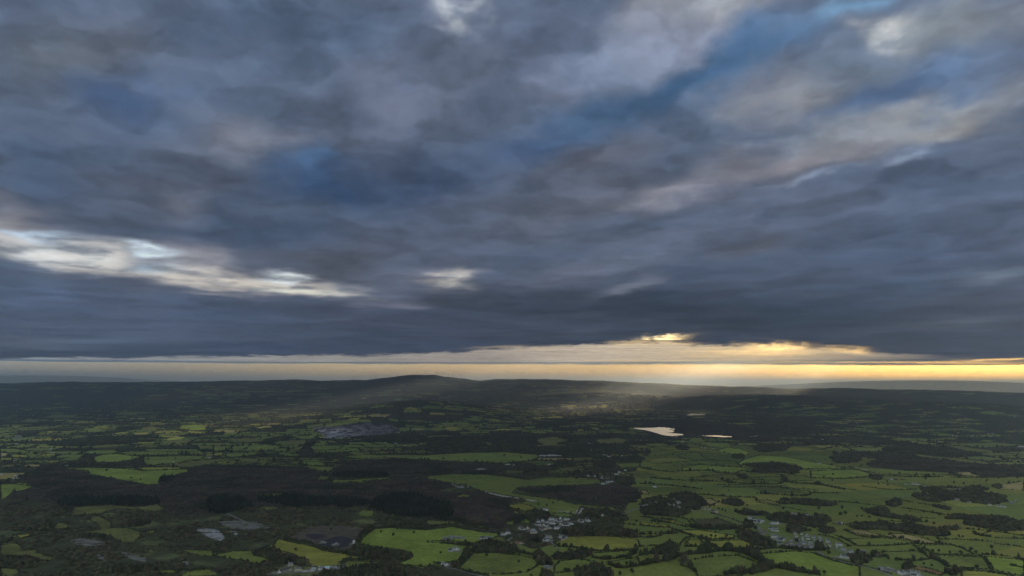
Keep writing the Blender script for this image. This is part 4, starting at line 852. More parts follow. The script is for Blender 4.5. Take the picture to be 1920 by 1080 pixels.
# ------------------------------------------------------------------ vegetation
def ico(level):
    t = (1 + 5 ** .5) / 2
    v = [(-1,t,0),(1,t,0),(-1,-t,0),(1,-t,0),(0,-1,t),(0,1,t),(0,-1,-t),(0,1,-t),(t,0,-1),(t,0,1),(-t,0,-1),(-t,0,1)]
    f = [(0,11,5),(0,5,1),(0,1,7),(0,7,10),(0,10,11),(1,5,9),(5,11,4),(11,10,2),(10,7,6),(7,1,8),(3,9,4),(3,4,2),(3,2,6),(3,6,8),(3,8,9),(4,9,5),(2,4,11),(6,2,10),(8,6,7),(9,8,1)]
    v = [np.array(p) / np.linalg.norm(p) for p in v]
    for _ in range(level):
        cache = {}; nf = []
        def mid(a, b):
            k = (min(a, b), max(a, b))
            if k not in cache:
                m = v[a] + v[b]; v.append(m / np.linalg.norm(m)); cache[k] = len(v) - 1
            return cache[k]
        for a, b, c in f:
            ab, bc, ca = mid(a, b), mid(b, c), mid(c, a)
            nf += [(a, ab, ca), (b, bc, ab), (c, ca, bc), (ab, bc, ca)]
        f = nf
    return np.array(v), np.array(f)
ICO = [ico(0), ico(1), ico(2)]
def lump_set(level, n, rough, seed):
    g = np.random.default_rng(seed); out = []
    v, f = ICO[level]
    for i in range(n):
        w = v * (1 + rough * g.normal(size=(len(v), 1)))
        w = w * g.uniform(.8, 1.2, size=3)
        w[:, 2] = np.where(w[:, 2] < 0, w[:, 2] * .5, w[:, 2]) + .35
        out.append(w)
    return np.stack(out), f
LUMPS = {0: lump_set(0, 24, .22, 1), 1: lump_set(1, 24, .20, 2)}

class Heap:                                     # many clumps gathered into one mesh
    def __init__(self): self.V = []; self.F = []; self.Cc = []; self.n = 0
    def clumps(self, x, y, z, rad, hgt, col, level=0):
        n = len(x)
        if not n: return
        L, f = LUMPS[level]; k = rng.integers(0, len(L), n)
        T = L[k]; a = rng.uniform(0, 2 * np.pi, n); ca, sa = np.cos(a)[:, None], np.sin(a)[:, None]
        X = (T[:, :, 0] * ca - T[:, :, 1] * sa) * rad[:, None] + x[:, None]
        Y = (T[:, :, 0] * sa + T[:, :, 1] * ca) * rad[:, None] + y[:, None]
        Z = T[:, :, 2] * (hgt[:, None] * .68) + z[:, None]
        nv = T.shape[1]
        self.V.append(np.stack([X, Y, Z], -1).reshape(-1, 3))
        self.F.append((f[None] + (np.arange(n) * nv)[:, None, None] + self.n).reshape(-1, 3))
        cc = np.repeat(col, nv, axis=0) * rng.uniform(.82, 1.18, (n * nv, 1)); self.Cc.append(cc)
        self.n += n * nv
    def raw(self, V, Fc, col):
        self.V.append(V); self.F.append(Fc + self.n); self.Cc.append(col); self.n += len(V)
    def mesh(self, name, mat):
        return mesh_np(name, np.concatenate(self.V), np.concatenate(self.F), col=np.concatenate(self.Cc), mat=mat)
LEAF = simple_mat('foliage', (0, 0, 0), rough=.9, noise=.30, scale=.55, attr=True, spec=.1)
BARK = simple_mat('bark', (.06, .05, .04), rough=.95, noise=.3, scale=2.0)

def leaf_tint(n, base=(.036, .046, .018), var=.3, brown=.25):
    c = np.array(base)[None] * rng.uniform(1 - var, 1 + var, (n, 1)) * rng.uniform(.9, 1.1, (n, 3))
    b = rng.random(n) < brown
    c[b] = c[b] * np.array((1.25, .92, 1.05))
    return c
EXCL = []                                       # open ground that must stay open: fields, rock, water, yards
for k, p, _ in fields: EXCL.append(p)
for k, p in rocks: EXCL.append(p)
for p in lakes.values(): EXCL.append(p)
EXCL.append(quarry)
def open_ground(x, y, with_woods=False, with_zone=False):
    m = np.zeros(len(x), bool)
    for p in EXCL: m[pip_mask(p, x, y)] = True
    if with_woods:
        for k, p, _ in woods: m[pip_mask(p, x, y)] = True
    if with_zone: m[pip_mask(zone, x, y)] = True
    return m
HPOS = LN.w[b_id]; EST = WP(e_id)
def near_house(x, y, r=9.0):
    m = np.zeros(len(x), bool)
    for hx, hy in HPOS:
        if hx * hx + hy * hy < 3000 ** 2: m |= (np.abs(x - hx) < r) & (y > hy - 24) & (y < hy + r)
    return m
def in_view(x, y, z, pad=30):
    px, py = project(x, y, z); return (px > -pad) & (px < 1920 + pad) & (py < 1080 + pad + 20)

LAKE_KEEP = [p for p in lakes.values()] + [rocks[0][1]]
def by_water(x, y):
    m = np.zeros(len(x), bool)
    for p in LAKE_KEEP:
        c = p.mean(0); dn = c / np.linalg.norm(c); sh = 70 if np.hypot(*c) < 3500 else 110 if np.hypot(*c) < 5500 else 330
        for t in np.linspace(0, sh, 10): m[pip_mask(p - dn * t, x, y)] = True
    return m
# --- woods and heath: crowns set side by side
wood_marks = []
for k, poly, ppx in woods:
    lo, hi = poly.min(0), poly.max(0); dm = float(np.median(np.hypot(poly[:, 0], poly[:, 1])))
    s = np.clip(dm / (330 if k == 'heath' else 290), 4.5, 15)
    gx, gy = np.meshgrid(np.arange(lo[0] - s, hi[0] + s, s), np.arange(lo[1] - s, hi[1] + s, s))
    x = (gx + rng.uniform(-.48, .48, gx.shape) * s).ravel(); y = (gy + rng.uniform(-.48, .48, gx.shape) * s).ravel()
    nx_, ny_ = x + 9 * fbm(x / 45, y / 45, 401, 4), y + 22 * fbm(x / 60, y / 60, 405, 4)
    m = inside(poly, nx_, ny_); x, y = x[m], y[m]
    op = np.zeros(len(x), bool)
    for fk, fp, _fp in fields: op[pip_mask(fp, x, y)] = True
    for fk, fp in rocks: op[pip_mask(fp, x, y)] = True
    dens = fbm(x / 70, y / 70, 411, 4)
    keep = ~op & ~by_water(x, y) & ~near_house(x, y) & (dens > (-.45 if k == 'heath' else -.9))
    x, y, dens = x[keep], y[keep], dens[keep]
    if len(x) < 2: continue
    z = terrain(x, y); m = in_view(x, y, z); x, y, z, dens = x[m], y[m], z[m], dens[m]
    if len(x) < 2: continue
    n = len(x); H = Heap()
    if k == 'conifer':
        h = rng.uniform(9, 14, n); rad = s * rng.uniform(.32, .5, n); c = leaf_tint(n, (.021, .026, .017), .3, .1)
    elif k == 'wood':
        h = rng.uniform(4.5, 9, n) * (1 + .25 * dens); rad = s * rng.uniform(.55, .85, n); c = leaf_tint(n, (.048, .052, .026), .5, .4)
    else:
        tall = fbm(x / 160, y / 160, 421, 3); h = rng.uniform(1.6, 3.6, n) * (1 + .9 * np.clip(tall, -.4, 1)); rad = s * rng.uniform(.45, .8, n)
        c = leaf_tint(n, (.057, .049, .036), .42, .4) * (1 + .4 * fbm(x / 140, y / 90, 423, 4))[:, None]; gmix = sstep(.1, .5, tall)[:, None]; c = c * (1 - gmix) + leaf_tint(n, (.032, .036, .020), .25, .2) * gmix
    c = c * (1 + .35 * sstep(-.2, .5, fbm(x / 55, y / 55, 425, 3)) - .15)[:, None]; H.clumps(x, y, z - .3, rad, h, c, 1 if (dm < 1900 and k == 'wood') else 0)
    nm = {'wood': 'woodland', 'heath': 'heath', 'conifer': 'conifer_plantation'}[k]
    tag(link(nm, H.mesh(nm, LEAF)), kind='stuff')

# --- rough scrub between the fields, near the viewer
def scatter_scrub():
    H = Heap()
    for d0, d1, s in ((1040, 1500, 6.5), (1500, 2300, 9.0), (2300, 3200, 15.0)):
        az0 = R_(40); N_ = int((d1 * d1 - d0 * d0) * az0 / (s * s))
        d = np.sqrt(rng.uniform(d0 * d0, d1 * d1, N_)); a = rng.uniform(-az0, az0, N_)
        x, y = d * np.sin(a), d * np.cos(a)
        t = fbm(x / 90, y / 90, 431, 5, .55)
        m = (t > -.18 if d0 < 2000 else t > .1); x, y, t = x[m], y[m], t[m]
        m = ~open_ground(x, y, True, True) & ~near_house(x, y, 14); m[pip_mask(EST, x, y)] = False
        x, y, t = x[m], y[m], t[m]
        z = terrain(x, y); m = in_view(x, y, z); x, y, z, t = x[m], y[m], z[m], t[m]
        n = len(x)
        H.clumps(x, y, z - .3, s * rng.uniform(.35, .75, n), rng.uniform(1.2, 3.4, n) * (1 + .8 * np.clip(t, 0, 1)), leaf_tint(n, (.060, .062, .032), .55, .4), 0)
    tag(link('scrub', H.mesh('scrub', LEAF)), kind='stuff')
scatter_scrub()

# --- hedges of the far patchwork and the bushes in it: too many to count
def far_hedges():
    H = Heap()
    for d0, d1, s in ((2100, 3000, 5.0), (3000, 4500, 7.0), (4500, 6500, 10.0), (6500, 9500, 16.0)):
        az0 = R_(40); N_ = int((d1 * d1 - d0 * d0) * az0 / (s * s))
        d = np.sqrt(rng.uniform(d0 * d0, d1 * d1, N_)); a = rng.uniform(-az0, az0, N_)
        x, y = d * np.sin(a), d * np.cos(a)
        idn, ed = field_system(x, y)
        px, py = project(x, y, terrain(x, y) * 0)
        hedge = ed < s * .55
        g = land_kind(x, y, px, py); rough = (_hash(np.floor(idn), idn * 0, 231) >= g)
        bush = rough & (rng.random(N_) < .22 * sstep(-.2, .5, fbm(x / 200, y / 200, 441, 4)))
        m = (hedge & (rng.random(N_) < .75)) | bush; x, y, hedge = x[m], y[m], hedge[m]
        m = ~open_ground(x, y, True, True) & ~by_water(x, y); x, y, hedge = x[m], y[m], hedge[m]
        z = terrain(x, y); m = in_view(x, y, z); x, y, z, hedge = x[m], y[m], z[m], hedge[m]
        n = len(x); tree = rng.random(n) < .16
        h = np.where(tree, rng.uniform(6, 11, n), rng.uniform(2.2, 4.5, n)); rad = np.where(tree, h * .5, s * rng.uniform(.5, .8, n))
        H.clumps(x, y, z - .3, rad, h, leaf_tint(n, (.040, .045, .025), .4, .35), 0)
    tag(link('hedgerows', H.mesh('hedgerows', LEAF)), kind='stuff')
far_hedges()

# --- the hedges one can tell apart
def hedge_mesh(w, h, closed=False, gaps=.06):
    p = w if not closed else np.vstack([w, w[:1]])
    seg = np.hypot(*(p[1:] - p[:-1]).T); L = np.concatenate([[0], np.cumsum(seg)])
    if L[-1] < 12: return None
    dm = float(np.hypot(p[:, 0], p[:, 1]).mean()); s = float(np.clip(dm / 700, 1.6, 5.0))
    t = np.arange(0, L[-1], s); t = t + rng.uniform(-.4, .4, len(t)) * s
    x = np.interp(t, L, p[:, 0]) + rng.normal(0, .5, len(t)); y = np.interp(t, L, p[:, 1]) + rng.normal(0, .5, len(t))
    pat = fbm(t / 28 + rng.uniform(0, 999), t * 0, 451, 3)
    keep = (pat > -.75) & (rng.random(len(t)) > gaps); x, y, pat = x[keep], y[keep], pat[keep]
    if len(x) < 3: return None
    n = len(x); hh = np.clip(h * (.75 + .5 * pat), .25 * h, 2 * h) * rng.uniform(.75, 1.25, n)
    big = rng.random(n) < .07; hh = np.where(big, np.maximum(hh * rng.uniform(1.3, 2.4, n), 4.5), hh)
    H = Heap(); H.clumps(x, y, terrain(x, y) - .2, np.maximum(s * .62, hh * .42) * rng.uniform(.8, 1.2, n), hh, leaf_tint(n, (.038, .044, .021), .3, .2), 1 if dm < 1500 else 0)
    return H.mesh('hedge', LEAF)
hedges = []
for h, i in h_id:
    me = hedge_mesh(WP(i), h * 1.2)
    if me is None: continue
    o = link('hedge', me); hedges.append((o, LN.p[i], h, 'line'))
for k, p, pp in fields:                         # hedges round the nearer fields
    if pp[:, 1].mean() < 836: continue
    lowz = k in ('b', 'g', 'y', 't', 't2', 'o')
    me = hedge_mesh(p, 2.6 if pp[:, 1].mean() > 900 else 3.4, True, .22)
    if me is None: continue
    o = link('hedge', me); hedges.append((o, pp, 2.6, 'ring'))

# --- trees one can tell apart: trunk with limbs, crown of leaf clumps
def tree_meshes(seed):
    g = np.random.default_rng(seed)
    H = Heap(); v, f = ICO[0]
    def cone(p0, p1, r0, r1):
        p0, p1 = np.array(p0, float), np.array(p1, float); d = p1 - p0; d /= np.linalg.norm(d)
        a = np.cross(d, (1, .2, .1)); a /= np.linalg.norm(a); b = np.cross(d, a); k = 6
        th = np.arange(k) * 2 * np.pi / k; ring = np.cos(th)[:, None] * a + np.sin(th)[:, None] * b
        V = np.vstack([p0 + ring * r0, p1 + ring * r1]); i = np.arange(k); j = (i + 1) % k
        return V, np.vstack([np.stack([i, j, j + k], -1), np.stack([i, j + k, i + k], -1)])
    T = Heap(); tv, tf = cone((0, 0, -.04), (g.normal(0, .02), g.normal(0, .02), .42), .04, .022); T.raw(tv, tf, np.ones((len(tv), 3)))
    for j in range(5):
        a = j * 1.26 + g.uniform(-.3, .3); z0 = g.uniform(.2, .4); r = g.uniform(.18, .3)
        tv, tf = cone((0, 0, z0), (r * math.cos(a), r * math.sin(a), z0 + g.uniform(.15, .35)), .018, .006); T.raw(tv, tf, np.ones((len(tv), 3)))
    lobes = [(0, 0, .62, .30)] + [(g.uniform(.12, .24) * math.cos(a), g.uniform(.12, .24) * math.sin(a), g.uniform(.36, .74), g.uniform(.15, .24)) for a in np.arange(7) * .9 + g.uniform(0, 6)]
    P = []
    for lx, ly, lz, lr in lobes:
        n = int(34 * (lr / .2) ** 2); q = g.normal(size=(n, 3)); q /= np.linalg.norm(q, axis=1, keepdims=True)
        P.append(np.column_stack([q * lr * g.uniform(.55, 1.05, (n, 1)) + (lx, ly, lz), np.full(n, lr)]))
    P = np.vstack(P); n = len(P)
    rad = g.uniform(.035, .075, n)
    R3 = v[None] * (1 + .3 * g.normal(size=(n, 12, 1))) * rad[:, None, None] * np.array((1, 1, .75)) + P[:, None, :3]
    col = np.repeat(np.array((.042, .051, .021))[None] * g.uniform(.65, 1.4, (n, 1)), 12, axis=0)
    H.raw(R3.reshape(-1, 3), (f[None] + (np.arange(n) * 12)[:, None, None]).reshape(-1, 3), col)
    return T.mesh('trunk', BARK), H.mesh('crown', LEAF)
TREE_KINDS = [tree_meshes(s) for s in range(60, 68)]
trees = []
tw = LN.w[t_id]; tz = terrain(tw[:, 0], tw[:, 1])
for i, ((h, pp), (x, y), z) in enumerate(zip(TREES, tw, tz)):
    tr, cr = TREE_KINDS[i % 8]
    s = .76 * h * random.uniform(.8, 1.25); wd = random.uniform(.85, 1.25)
    if math.hypot(x, y) > 2600: s *= 1.25
    r = bpy.data.objects.new('tree', None); COL.objects.link(r); r.location = (x, y, z); r.rotation_euler = (0, 0, random.uniform(0, 6.28)); r.scale = (s * wd, s * wd, s)
    for nm, me in (('trunk', tr), ('crown', cr)): link(nm, me, r)
    trees.append((r, pp, s))
# ------------------------------------------------------------------ buildings
MW = simple_mat('white_render', (.64, .63, .61), rough=.85, noise=.10, scale=.5)
MCR = simple_mat('cream_render', (.52, .43, .31), rough=.85, noise=.10, scale=.5)
MGR = simple_mat('grey_render', (.20, .19, .18), rough=.9, noise=.15, scale=.5)
MRED = simple_mat('rust_cladding', (.26, .13, .09), rough=.85, noise=.2, scale=.5)
MS1 = simple_mat('slate_dark', (.085, .085, .095), rough=.55, noise=.2, scale=.6)
MS2 = simple_mat('slate_pale', (.19, .19, .20), rough=.6, noise=.15, scale=.6)
MTIN = simple_mat('tin_roof', (.26, .265, .27), rough=.45, noise=.12, scale=.4)
MBLU = simple_mat('blue_white_roof', (.50, .68, .76), rough=.45, noise=.1, scale=.4)
MGL = simple_mat('window_glass', (.03, .035, .04), rough=.15, noise=.05, spec=.6)
MDR = simple_mat('painted_door', (.10, .06, .045), rough=.6, noise=.1)
MWT = simple_mat('turbine_white', (.40, .41, .43), rough=.5, noise=.04)

def boxvf(x0, x1, y0, y1, z0, z1):
    V = np.array([(x, y, z) for z in (z0, z1) for y in (y0, y1) for x in (x0, x1)], float)
    return V, np.array([(0, 2, 3, 1), (4, 5, 7, 6), (0, 1, 5, 4), (2, 6, 7, 3), (0, 4, 6, 2), (1, 3, 7, 5)])
def join(parts):
    V = []; Fq = []; n = 0
    for v, f in parts: V.append(v); Fq.append(f + n); n += len(v)
    return np.concatenate(V), np.concatenate(Fq)
def quads_tris(name, V, faces, mat):
    me = bpy.data.meshes.new(name); me.from_pydata([tuple(map(float, v)) for v in V], [], faces); me.update(); me.materials.append(mat); return me
def walls_mesh(L, Wd, h, r, mat):
    a, b = L / 2, Wd / 2
    V = [(-a,-b,-1),(a,-b,-1),(a,b,-1),(-a,b,-1),(-a,-b,h),(a,-b,h),(a,b,h),(-a,b,h),(-a,0,h+r),(a,0,h+r)]
    return quads_tris('wall', V, [(0,1,5,4),(2,3,7,6),(1,2,6,9,5),(3,0,4,8,7)], mat)
def roof_mesh(L, Wd, h, r, mat, o=.45, t=.22):
    a, b = L / 2 + o, Wd / 2 + o; d = r * o / (Wd / 2)
    V = [(-a,-b,h-d),(a,-b,h-d),(a,0,h+r),(-a,0,h+r),(a,b,h-d),(-a,b,h-d)]
    V += [(x, y, z + t) for x, y, z in V]
    Fq = [(6,7,8,9),(9,8,10,11),(3,2,1,0),(5,4,2,3),(0,1,7,6),(4,5,11,10),(1,2,8,7),(2,4,10,8),(0,6,9,3),(3,9,11,5)]
    return quads_tris('roof', V, Fq, mat)
def box_mesh(name, parts, mat):
    V, Fq = join([boxvf(*p) for p in parts]); return mesh_np(name, V, Fq, mat=mat)

def build_kind(kind, v):
    """mesh data of one kind of building; v is a variant number"""
    g = np.random.default_rng(500 + v)
    if kind in ('house', 'cream'):
        L, Wd, h, r = g.uniform(10, 15), g.uniform(7, 8.5), (2.9, 5.2, 4.0)[v % 3], g.uniform(2.6, 3.4)
        wm, rm = (MW if kind == 'house' else MCR), (MS1, MS2, MS2, MS1)[v % 4]
        P = [('wall', walls_mesh(L, Wd, h, r, wm), None), ('roof', roof_mesh(L, Wd, h, r, rm), None),
             ('chimney', box_mesh('chimney', [(-L/2+.3, -L/2+1.2, -.6, .6, h+r-1.2, h+r+1.3)], wm), 'roof')]
        for x in np.linspace(-L/2+1.7, L/2-1.7, 4):
            for s in (-1, 1): P.append(('window', box_mesh('window', [(x-.6, x+.6, s*Wd/2-.05, s*Wd/2+.05, h*.38, h*.38+1.25)], MGL), None))
        P.append(('door', box_mesh('door', [(-.5, .5, -Wd/2-.06, -Wd/2+.04, 0, 2.1)], MDR), None))
        e = (L/2 + 2.2, Wd*.7)
        if v % 2: P.append(('annex', box_mesh('annex', [(L/2+.01, L/2+4, -2.2, 2.4, -1, 2.6)], wm), None))
        return P
    if kind == 'shed': L, Wd, h, r, wm, rm = g.uniform(16, 24), g.uniform(10, 13), 4.5, 2.0, MGR, MTIN
    if kind == 'long': L, Wd, h, r, wm, rm = 40, 9, 3.2, 1.8, MW, MTIN
    if kind == 'red': L, Wd, h, r, wm, rm = 22, 8, 3.2, 1.8, MCR, MRED
    if kind == 'blue': L, Wd, h, r, wm, rm = 17, 11, 4.2, 1.6, MW, MBLU
    if kind == 'mobile': L, Wd, h, r, wm, rm = g.uniform(8, 10), g.uniform(4.6, 6), 2.7, 1.3, (MW, MW, MCR)[v % 3], (MS2, MTIN, MS1)[v % 3]
    if kind == 'far': L, Wd, h, r, wm, rm = g.uniform(14, 20), 8, 4.6, 3, MW, (MS2, MS1)[v % 2]
    P = [('wall', walls_mesh(L, Wd, h, r, wm), None), ('roof', roof_mesh(L, Wd, h, r, rm), None)]
    if kind in ('shed', 'blue', 'long', 'red'): P.append(('door', box_mesh('door', [(-1.8, 1.8, -Wd/2-.08, -Wd/2+.04, 0, 3)], MDR), None))
    if kind == 'mobile':
        P.append(('door', box_mesh('door', [(-.5, .5, -Wd/2-.06, -Wd/2+.04, 0, 2)], MDR), None))
        for x in (-L/4 - .4, L/4 + .4): P.append(('window', box_mesh('window', [(x-.7, x+.7, -Wd/2-.05, -Wd/2+.05, 1, 2)], MGL), None))
    return P
LIB = {}
NAMES = {'house': 'house', 'cream': 'house', 'shed': 'barn', 'long': 'barn', 'red': 'barn', 'blue': 'barn', 'mobile': 'bungalow', 'far': 'farmhouse'}
buildings = []                                  # (object, cluster, kind, px, py)
def put_building(kind, cluster, x, y, pp, rot, sc=1.0):
    z = float(terrain(np.array([x]), np.array([y]))[0])
    if kind == 'tank':
        th = np.arange(14) * 2 * np.pi / 14; V = np.vstack([np.column_stack([2.4*np.cos(th), 2.4*np.sin(th), th*0]), np.column_stack([2.4*np.cos(th), 2.4*np.sin(th), th*0+5.5]), [(0, 0, 6.6)]])
        i = np.arange(14); j = (i + 1) % 14
        o = link('tank', quads_tris('tank', V, [(int(a), int(b), int(b)+14, int(a)+14) for a, b in zip(i, j)] + [(int(a)+14, int(b)+14, 28) for a, b in zip(i, j)], MW)); o.location = (x, y, z); buildings.append((o, cluster, kind, pp)); return
    if kind == 'tower':
        r = bpy.data.objects.new('church_tower', None); COL.objects.link(r); r.location = (x, y, z); r.rotation_euler = (0, 0, rot)
        link('tower', box_mesh('tower', [(-3, 3, -3, 3, -1, 13)], MGR), r)
        link('parapet', box_mesh('parapet', [(-3.25, 3.25, -3.25, 3.25, 13.004, 13.8)] + [(sx*2.5-.6, sx*2.5+.6, sy*2.5-.6, sy*2.5+.6, 13.81, 15.2) for sx in (-1, 1) for sy in (-1, 1)], MGR), r)
        link('wall', walls_mesh(12, 8, 4.5, 3.5, MGR), r).location = (9.03, 0, 0); link('window', box_mesh('window', [(-.5, .5, -3.07, -2.95, 8.5, 11)], MGL), r)
        buildings.append((r, cluster, kind, pp)); return
    v = len(buildings) % 6
    if (kind, v) not in LIB: LIB[(kind, v)] = build_kind(kind, v)
    r = bpy.data.objects.new(NAMES[kind], None); COL.objects.link(r); r.location = (x, y, z); r.rotation_euler = (0, 0, rot); r.scale = (sc, sc, sc)
    made = {}
    for nm, me, par in LIB[(kind, v)]: made[nm] = link(nm, me, made[par] if par else r)
    buildings.append((r, cluster, kind, pp))
for (cl, kd, pp), (x, y) in zip(hs_flat, HPOS):
    if cl.startswith('red'): kd = 'red'
    x += random.uniform(-4, 4)
    d = math.hypot(x, y)
    base = {'housing estate': -.5, 'scrapyard row': .25}.get(cl, random.uniform(-.6, .6))
    put_building(kd, cl, float(x), float(y), pp, base + random.choice((0, 0, 1.57)) * (kd not in ('long',)), (.66 if d < 3000 else .62) * (.7 if kd in ('long', 'shed') else 1))
# the close-set bungalows of the estate, in rows
c0 = EST.mean(0); ev = np.linalg.eigh(np.cov((EST - c0).T))[1]; e1, e2 = ev[:, 1], ev[:, 0]
ang = math.atan2(e1[1], e1[0])
for j, v in enumerate(np.arange(-120, 121, 11.0)):
    for u in np.arange(-160, 161, 9.0):
        q = c0 + e1 * (u + (j % 2) * 4 + random.uniform(-1.3, 1.3)) + e2 * (v + random.uniform(-1.2, 1.2))
        if inside(EST, q[:1], q[1:])[0] and random.random() < .86 and min(np.hypot(HPOS[:, 0] - q[0], HPOS[:, 1] - q[1])) > 13:
            px, py = project(q[:1], q[1:], terrain(q[:1], q[1:]))
            put_building('mobile', 'estate rows', float(q[0]), float(q[1]), (float(px[0]), float(py[0])), ang + 1.5708 + random.uniform(-.08, .08) + random.choice((0, 0, 1.57)), random.uniform(.6, .8))

# ------------------------------------------------------------------ wind turbines on the long hill
def tube(p0, p1, r0, r1, k=8):
    p0, p1 = np.array(p0, float), np.array(p1, float); d = p1 - p0; d /= np.linalg.norm(d)
    a = np.cross(d, (.3, 1, .1)); a /= np.linalg.norm(a); b = np.cross(d, a); th = np.arange(k) * 2 * np.pi / k
    ring = np.cos(th)[:, None] * a + np.sin(th)[:, None] * b; i = np.arange(k); j = (i + 1) % k
    return np.vstack([p0 + ring * r0, p1 + ring * r1]), np.stack([i, j, j + k, i + k], -1)
tv, tf = tube((0, 0, -8), (0, 0, 58), 2.8, 1.8); TOWER = mesh_np('tower', tv, tf, mat=MWT)
NAC = box_mesh('nacelle', [(-1.6, 1.6, -3.5, 5, 57, 60.5)], MWT)
bv, bf = tube((0, 0, 0), (0, 0, 27), 1.7, .6, 6); BLADE = mesh_np('blade', bv * np.array((1, .35, 1)), bf, mat=MWT)
turbines = []
for tx, side in TURBINES:
    d0 = 12350.0; r0 = ray(tx, 715.0); az = math.atan2(r0[0], r0[1]); x, y = d0 * math.sin(az), d0 * math.cos(az)
    z = float(terrain(np.array([x]), np.array([y]))[0])
    r = bpy.data.objects.new('wind_turbine', None); COL.objects.link(r); r.location = (x, y, z); r.rotation_euler = (0, 0, -az + random.uniform(-.5, .5))
    link('tower', TOWER, r); link('nacelle', NAC, r); a0 = random.uniform(0, 2)
    for k in range(3):
        b = link('blade', BLADE, r); b.location = (0, -4.2, 58.8); b.rotation_euler = (0, a0 + k * 2.094, 0)
    turbines.append((r, tx))

# ------------------------------------------------------------------ labels
def ordinal(n):
    return {1: 'first', 2: 'second', 3: 'third', 4: 'fourth', 5: 'fifth', 6: 'sixth', 7: 'seventh', 8: 'eighth', 9: 'ninth', 10: 'tenth'}.get(n, str(n) + ('th' if 10 < n % 100 < 14 else {1: 'st', 2: 'nd', 3: 'rd'}.get(n % 10, 'th')))
def settle(rows):
    """rows: (object, base label, px, category, group); same base label -> place in the row from left to right"""
    by = {}
    for r in rows: by.setdefault(r[1], []).append(r)
    for base, rs in by.items():
        rs.sort(key=lambda r: r[2])
        for k, (o, b, px, cat, grp) in enumerate(rs):
            tag(o, b if len(rs) == 1 else b + (', leftmost' if k == 0 else ', rightmost' if k == len(rs) - 1 else ', %s from left' % ordinal(k + 1)), cat, grp)
WHERE = {'green valley village': 'in the valley village', 'lone farm in the bright green field': 'alone in the bright green field', 'walled farm among trees': 'in the tree-ringed farmyard', 'red-brown sheds by the grove': 'below the valley village',
 'grey barn at the bottom edge': 'among trees at the bottom edge', 'white cottage at the bottom edge': 'beside round trees at the bottom edge', 'meadow farm': 'on the meadow above the village', 'tree-lined lane': 'in the grove right of the village', 'hospital-like white farm': 'at the end of the tan strip',
 'hamlet by the brown wood': 'in the hamlet by the dark wood', 'tan field hamlet': 'beside the tan field', 'lane end houses': 'at the end of the wooded lane', 'wooded hamlet': 'in the wooded hamlet above the estate', 'wooded lane houses': 'along the wooded lane',
 'housing estate': 'at the edge of the estate', 'estate rows': 'in the estate', 'church ruin': 'by the grove left of the estate', 'south road houses': 'by the road below the estate', 'long barn by the south road': 'by the road below the estate',
 'bottom right farm': 'in the farm by the brown field', 'white farm on the dark green field': 'on the dark green eastern field', 'white house by the dark grove': 'at the tip of the eastern grove', 'grove houses': 'inside the eastern grove', 'eastern farm': 'in the farm below the eastern grove',
 'scrapyard row': 'in the row along the bottom left', 'small quarry': 'in the small brown quarry', 'hill quarry works': 'below the violet hill quarry', 'moor edge houses': 'on the moor right of the hill quarry', 'western farms': 'among the western fields',
 'far western hamlet': 'in the far western hamlet', 'central farms': 'in the dark central scrubland', 'lakeside farms': 'near the bright lake', 'moor road houses': 'on the eastern moor'}
DESC = {'house': 'white house with slate roof', 'cream': 'cream house with slate roof', 'shed': 'grey barn with tin roof', 'long': 'long pale barn', 'red': 'rust-roofed long barn', 'blue': 'white shed with blue-white roof', 'mobile': 'small close-set bungalow', 'far': 'distant white farmhouse', 'tank': 'white round tank', 'tower': 'grey square church tower with low nave'}
CATN = {'house': 'house', 'cream': 'house', 'shed': 'barn', 'long': 'barn', 'red': 'barn', 'blue': 'shed', 'mobile': 'bungalow', 'far': 'farmhouse', 'tank': 'tank', 'tower': 'church tower'}
cnt = {}
for o, cl, kd, pp in buildings: cnt.setdefault((cl, kd), []).append(pp[1])
rows = []
for o, cl, kd, pp in buildings:
    ys = sorted(cnt[(cl, kd)]); where = WHERE[cl]; n = len(ys)
    if n > 9:
        nb = 2 if n < 16 else 3 if n < 30 else 5
        k = min(nb - 1, int(nb * sum(v < pp[1] for v in ys) / n))
        where += ", " + {2: ('back row', 'front row'), 3: ('back row', 'middle row', 'front row'), 5: ('farthest row', 'second farthest row', 'middle row', 'second nearest row', 'nearest row')}[nb][k]
    rows.append((o, DESC[kd] + ' ' + where, pp[0], CATN[kd], 'buildings ' + WHERE[cl]))
settle(rows)
settle([(r, 'slim white wind turbine on the skyline hill', tx, 'wind turbine', 'wind turbines along the hill') for r, tx in turbines])
MARKS = {}
for o, cl, kd, pp in buildings: MARKS.setdefault(cl, []).append(pp)
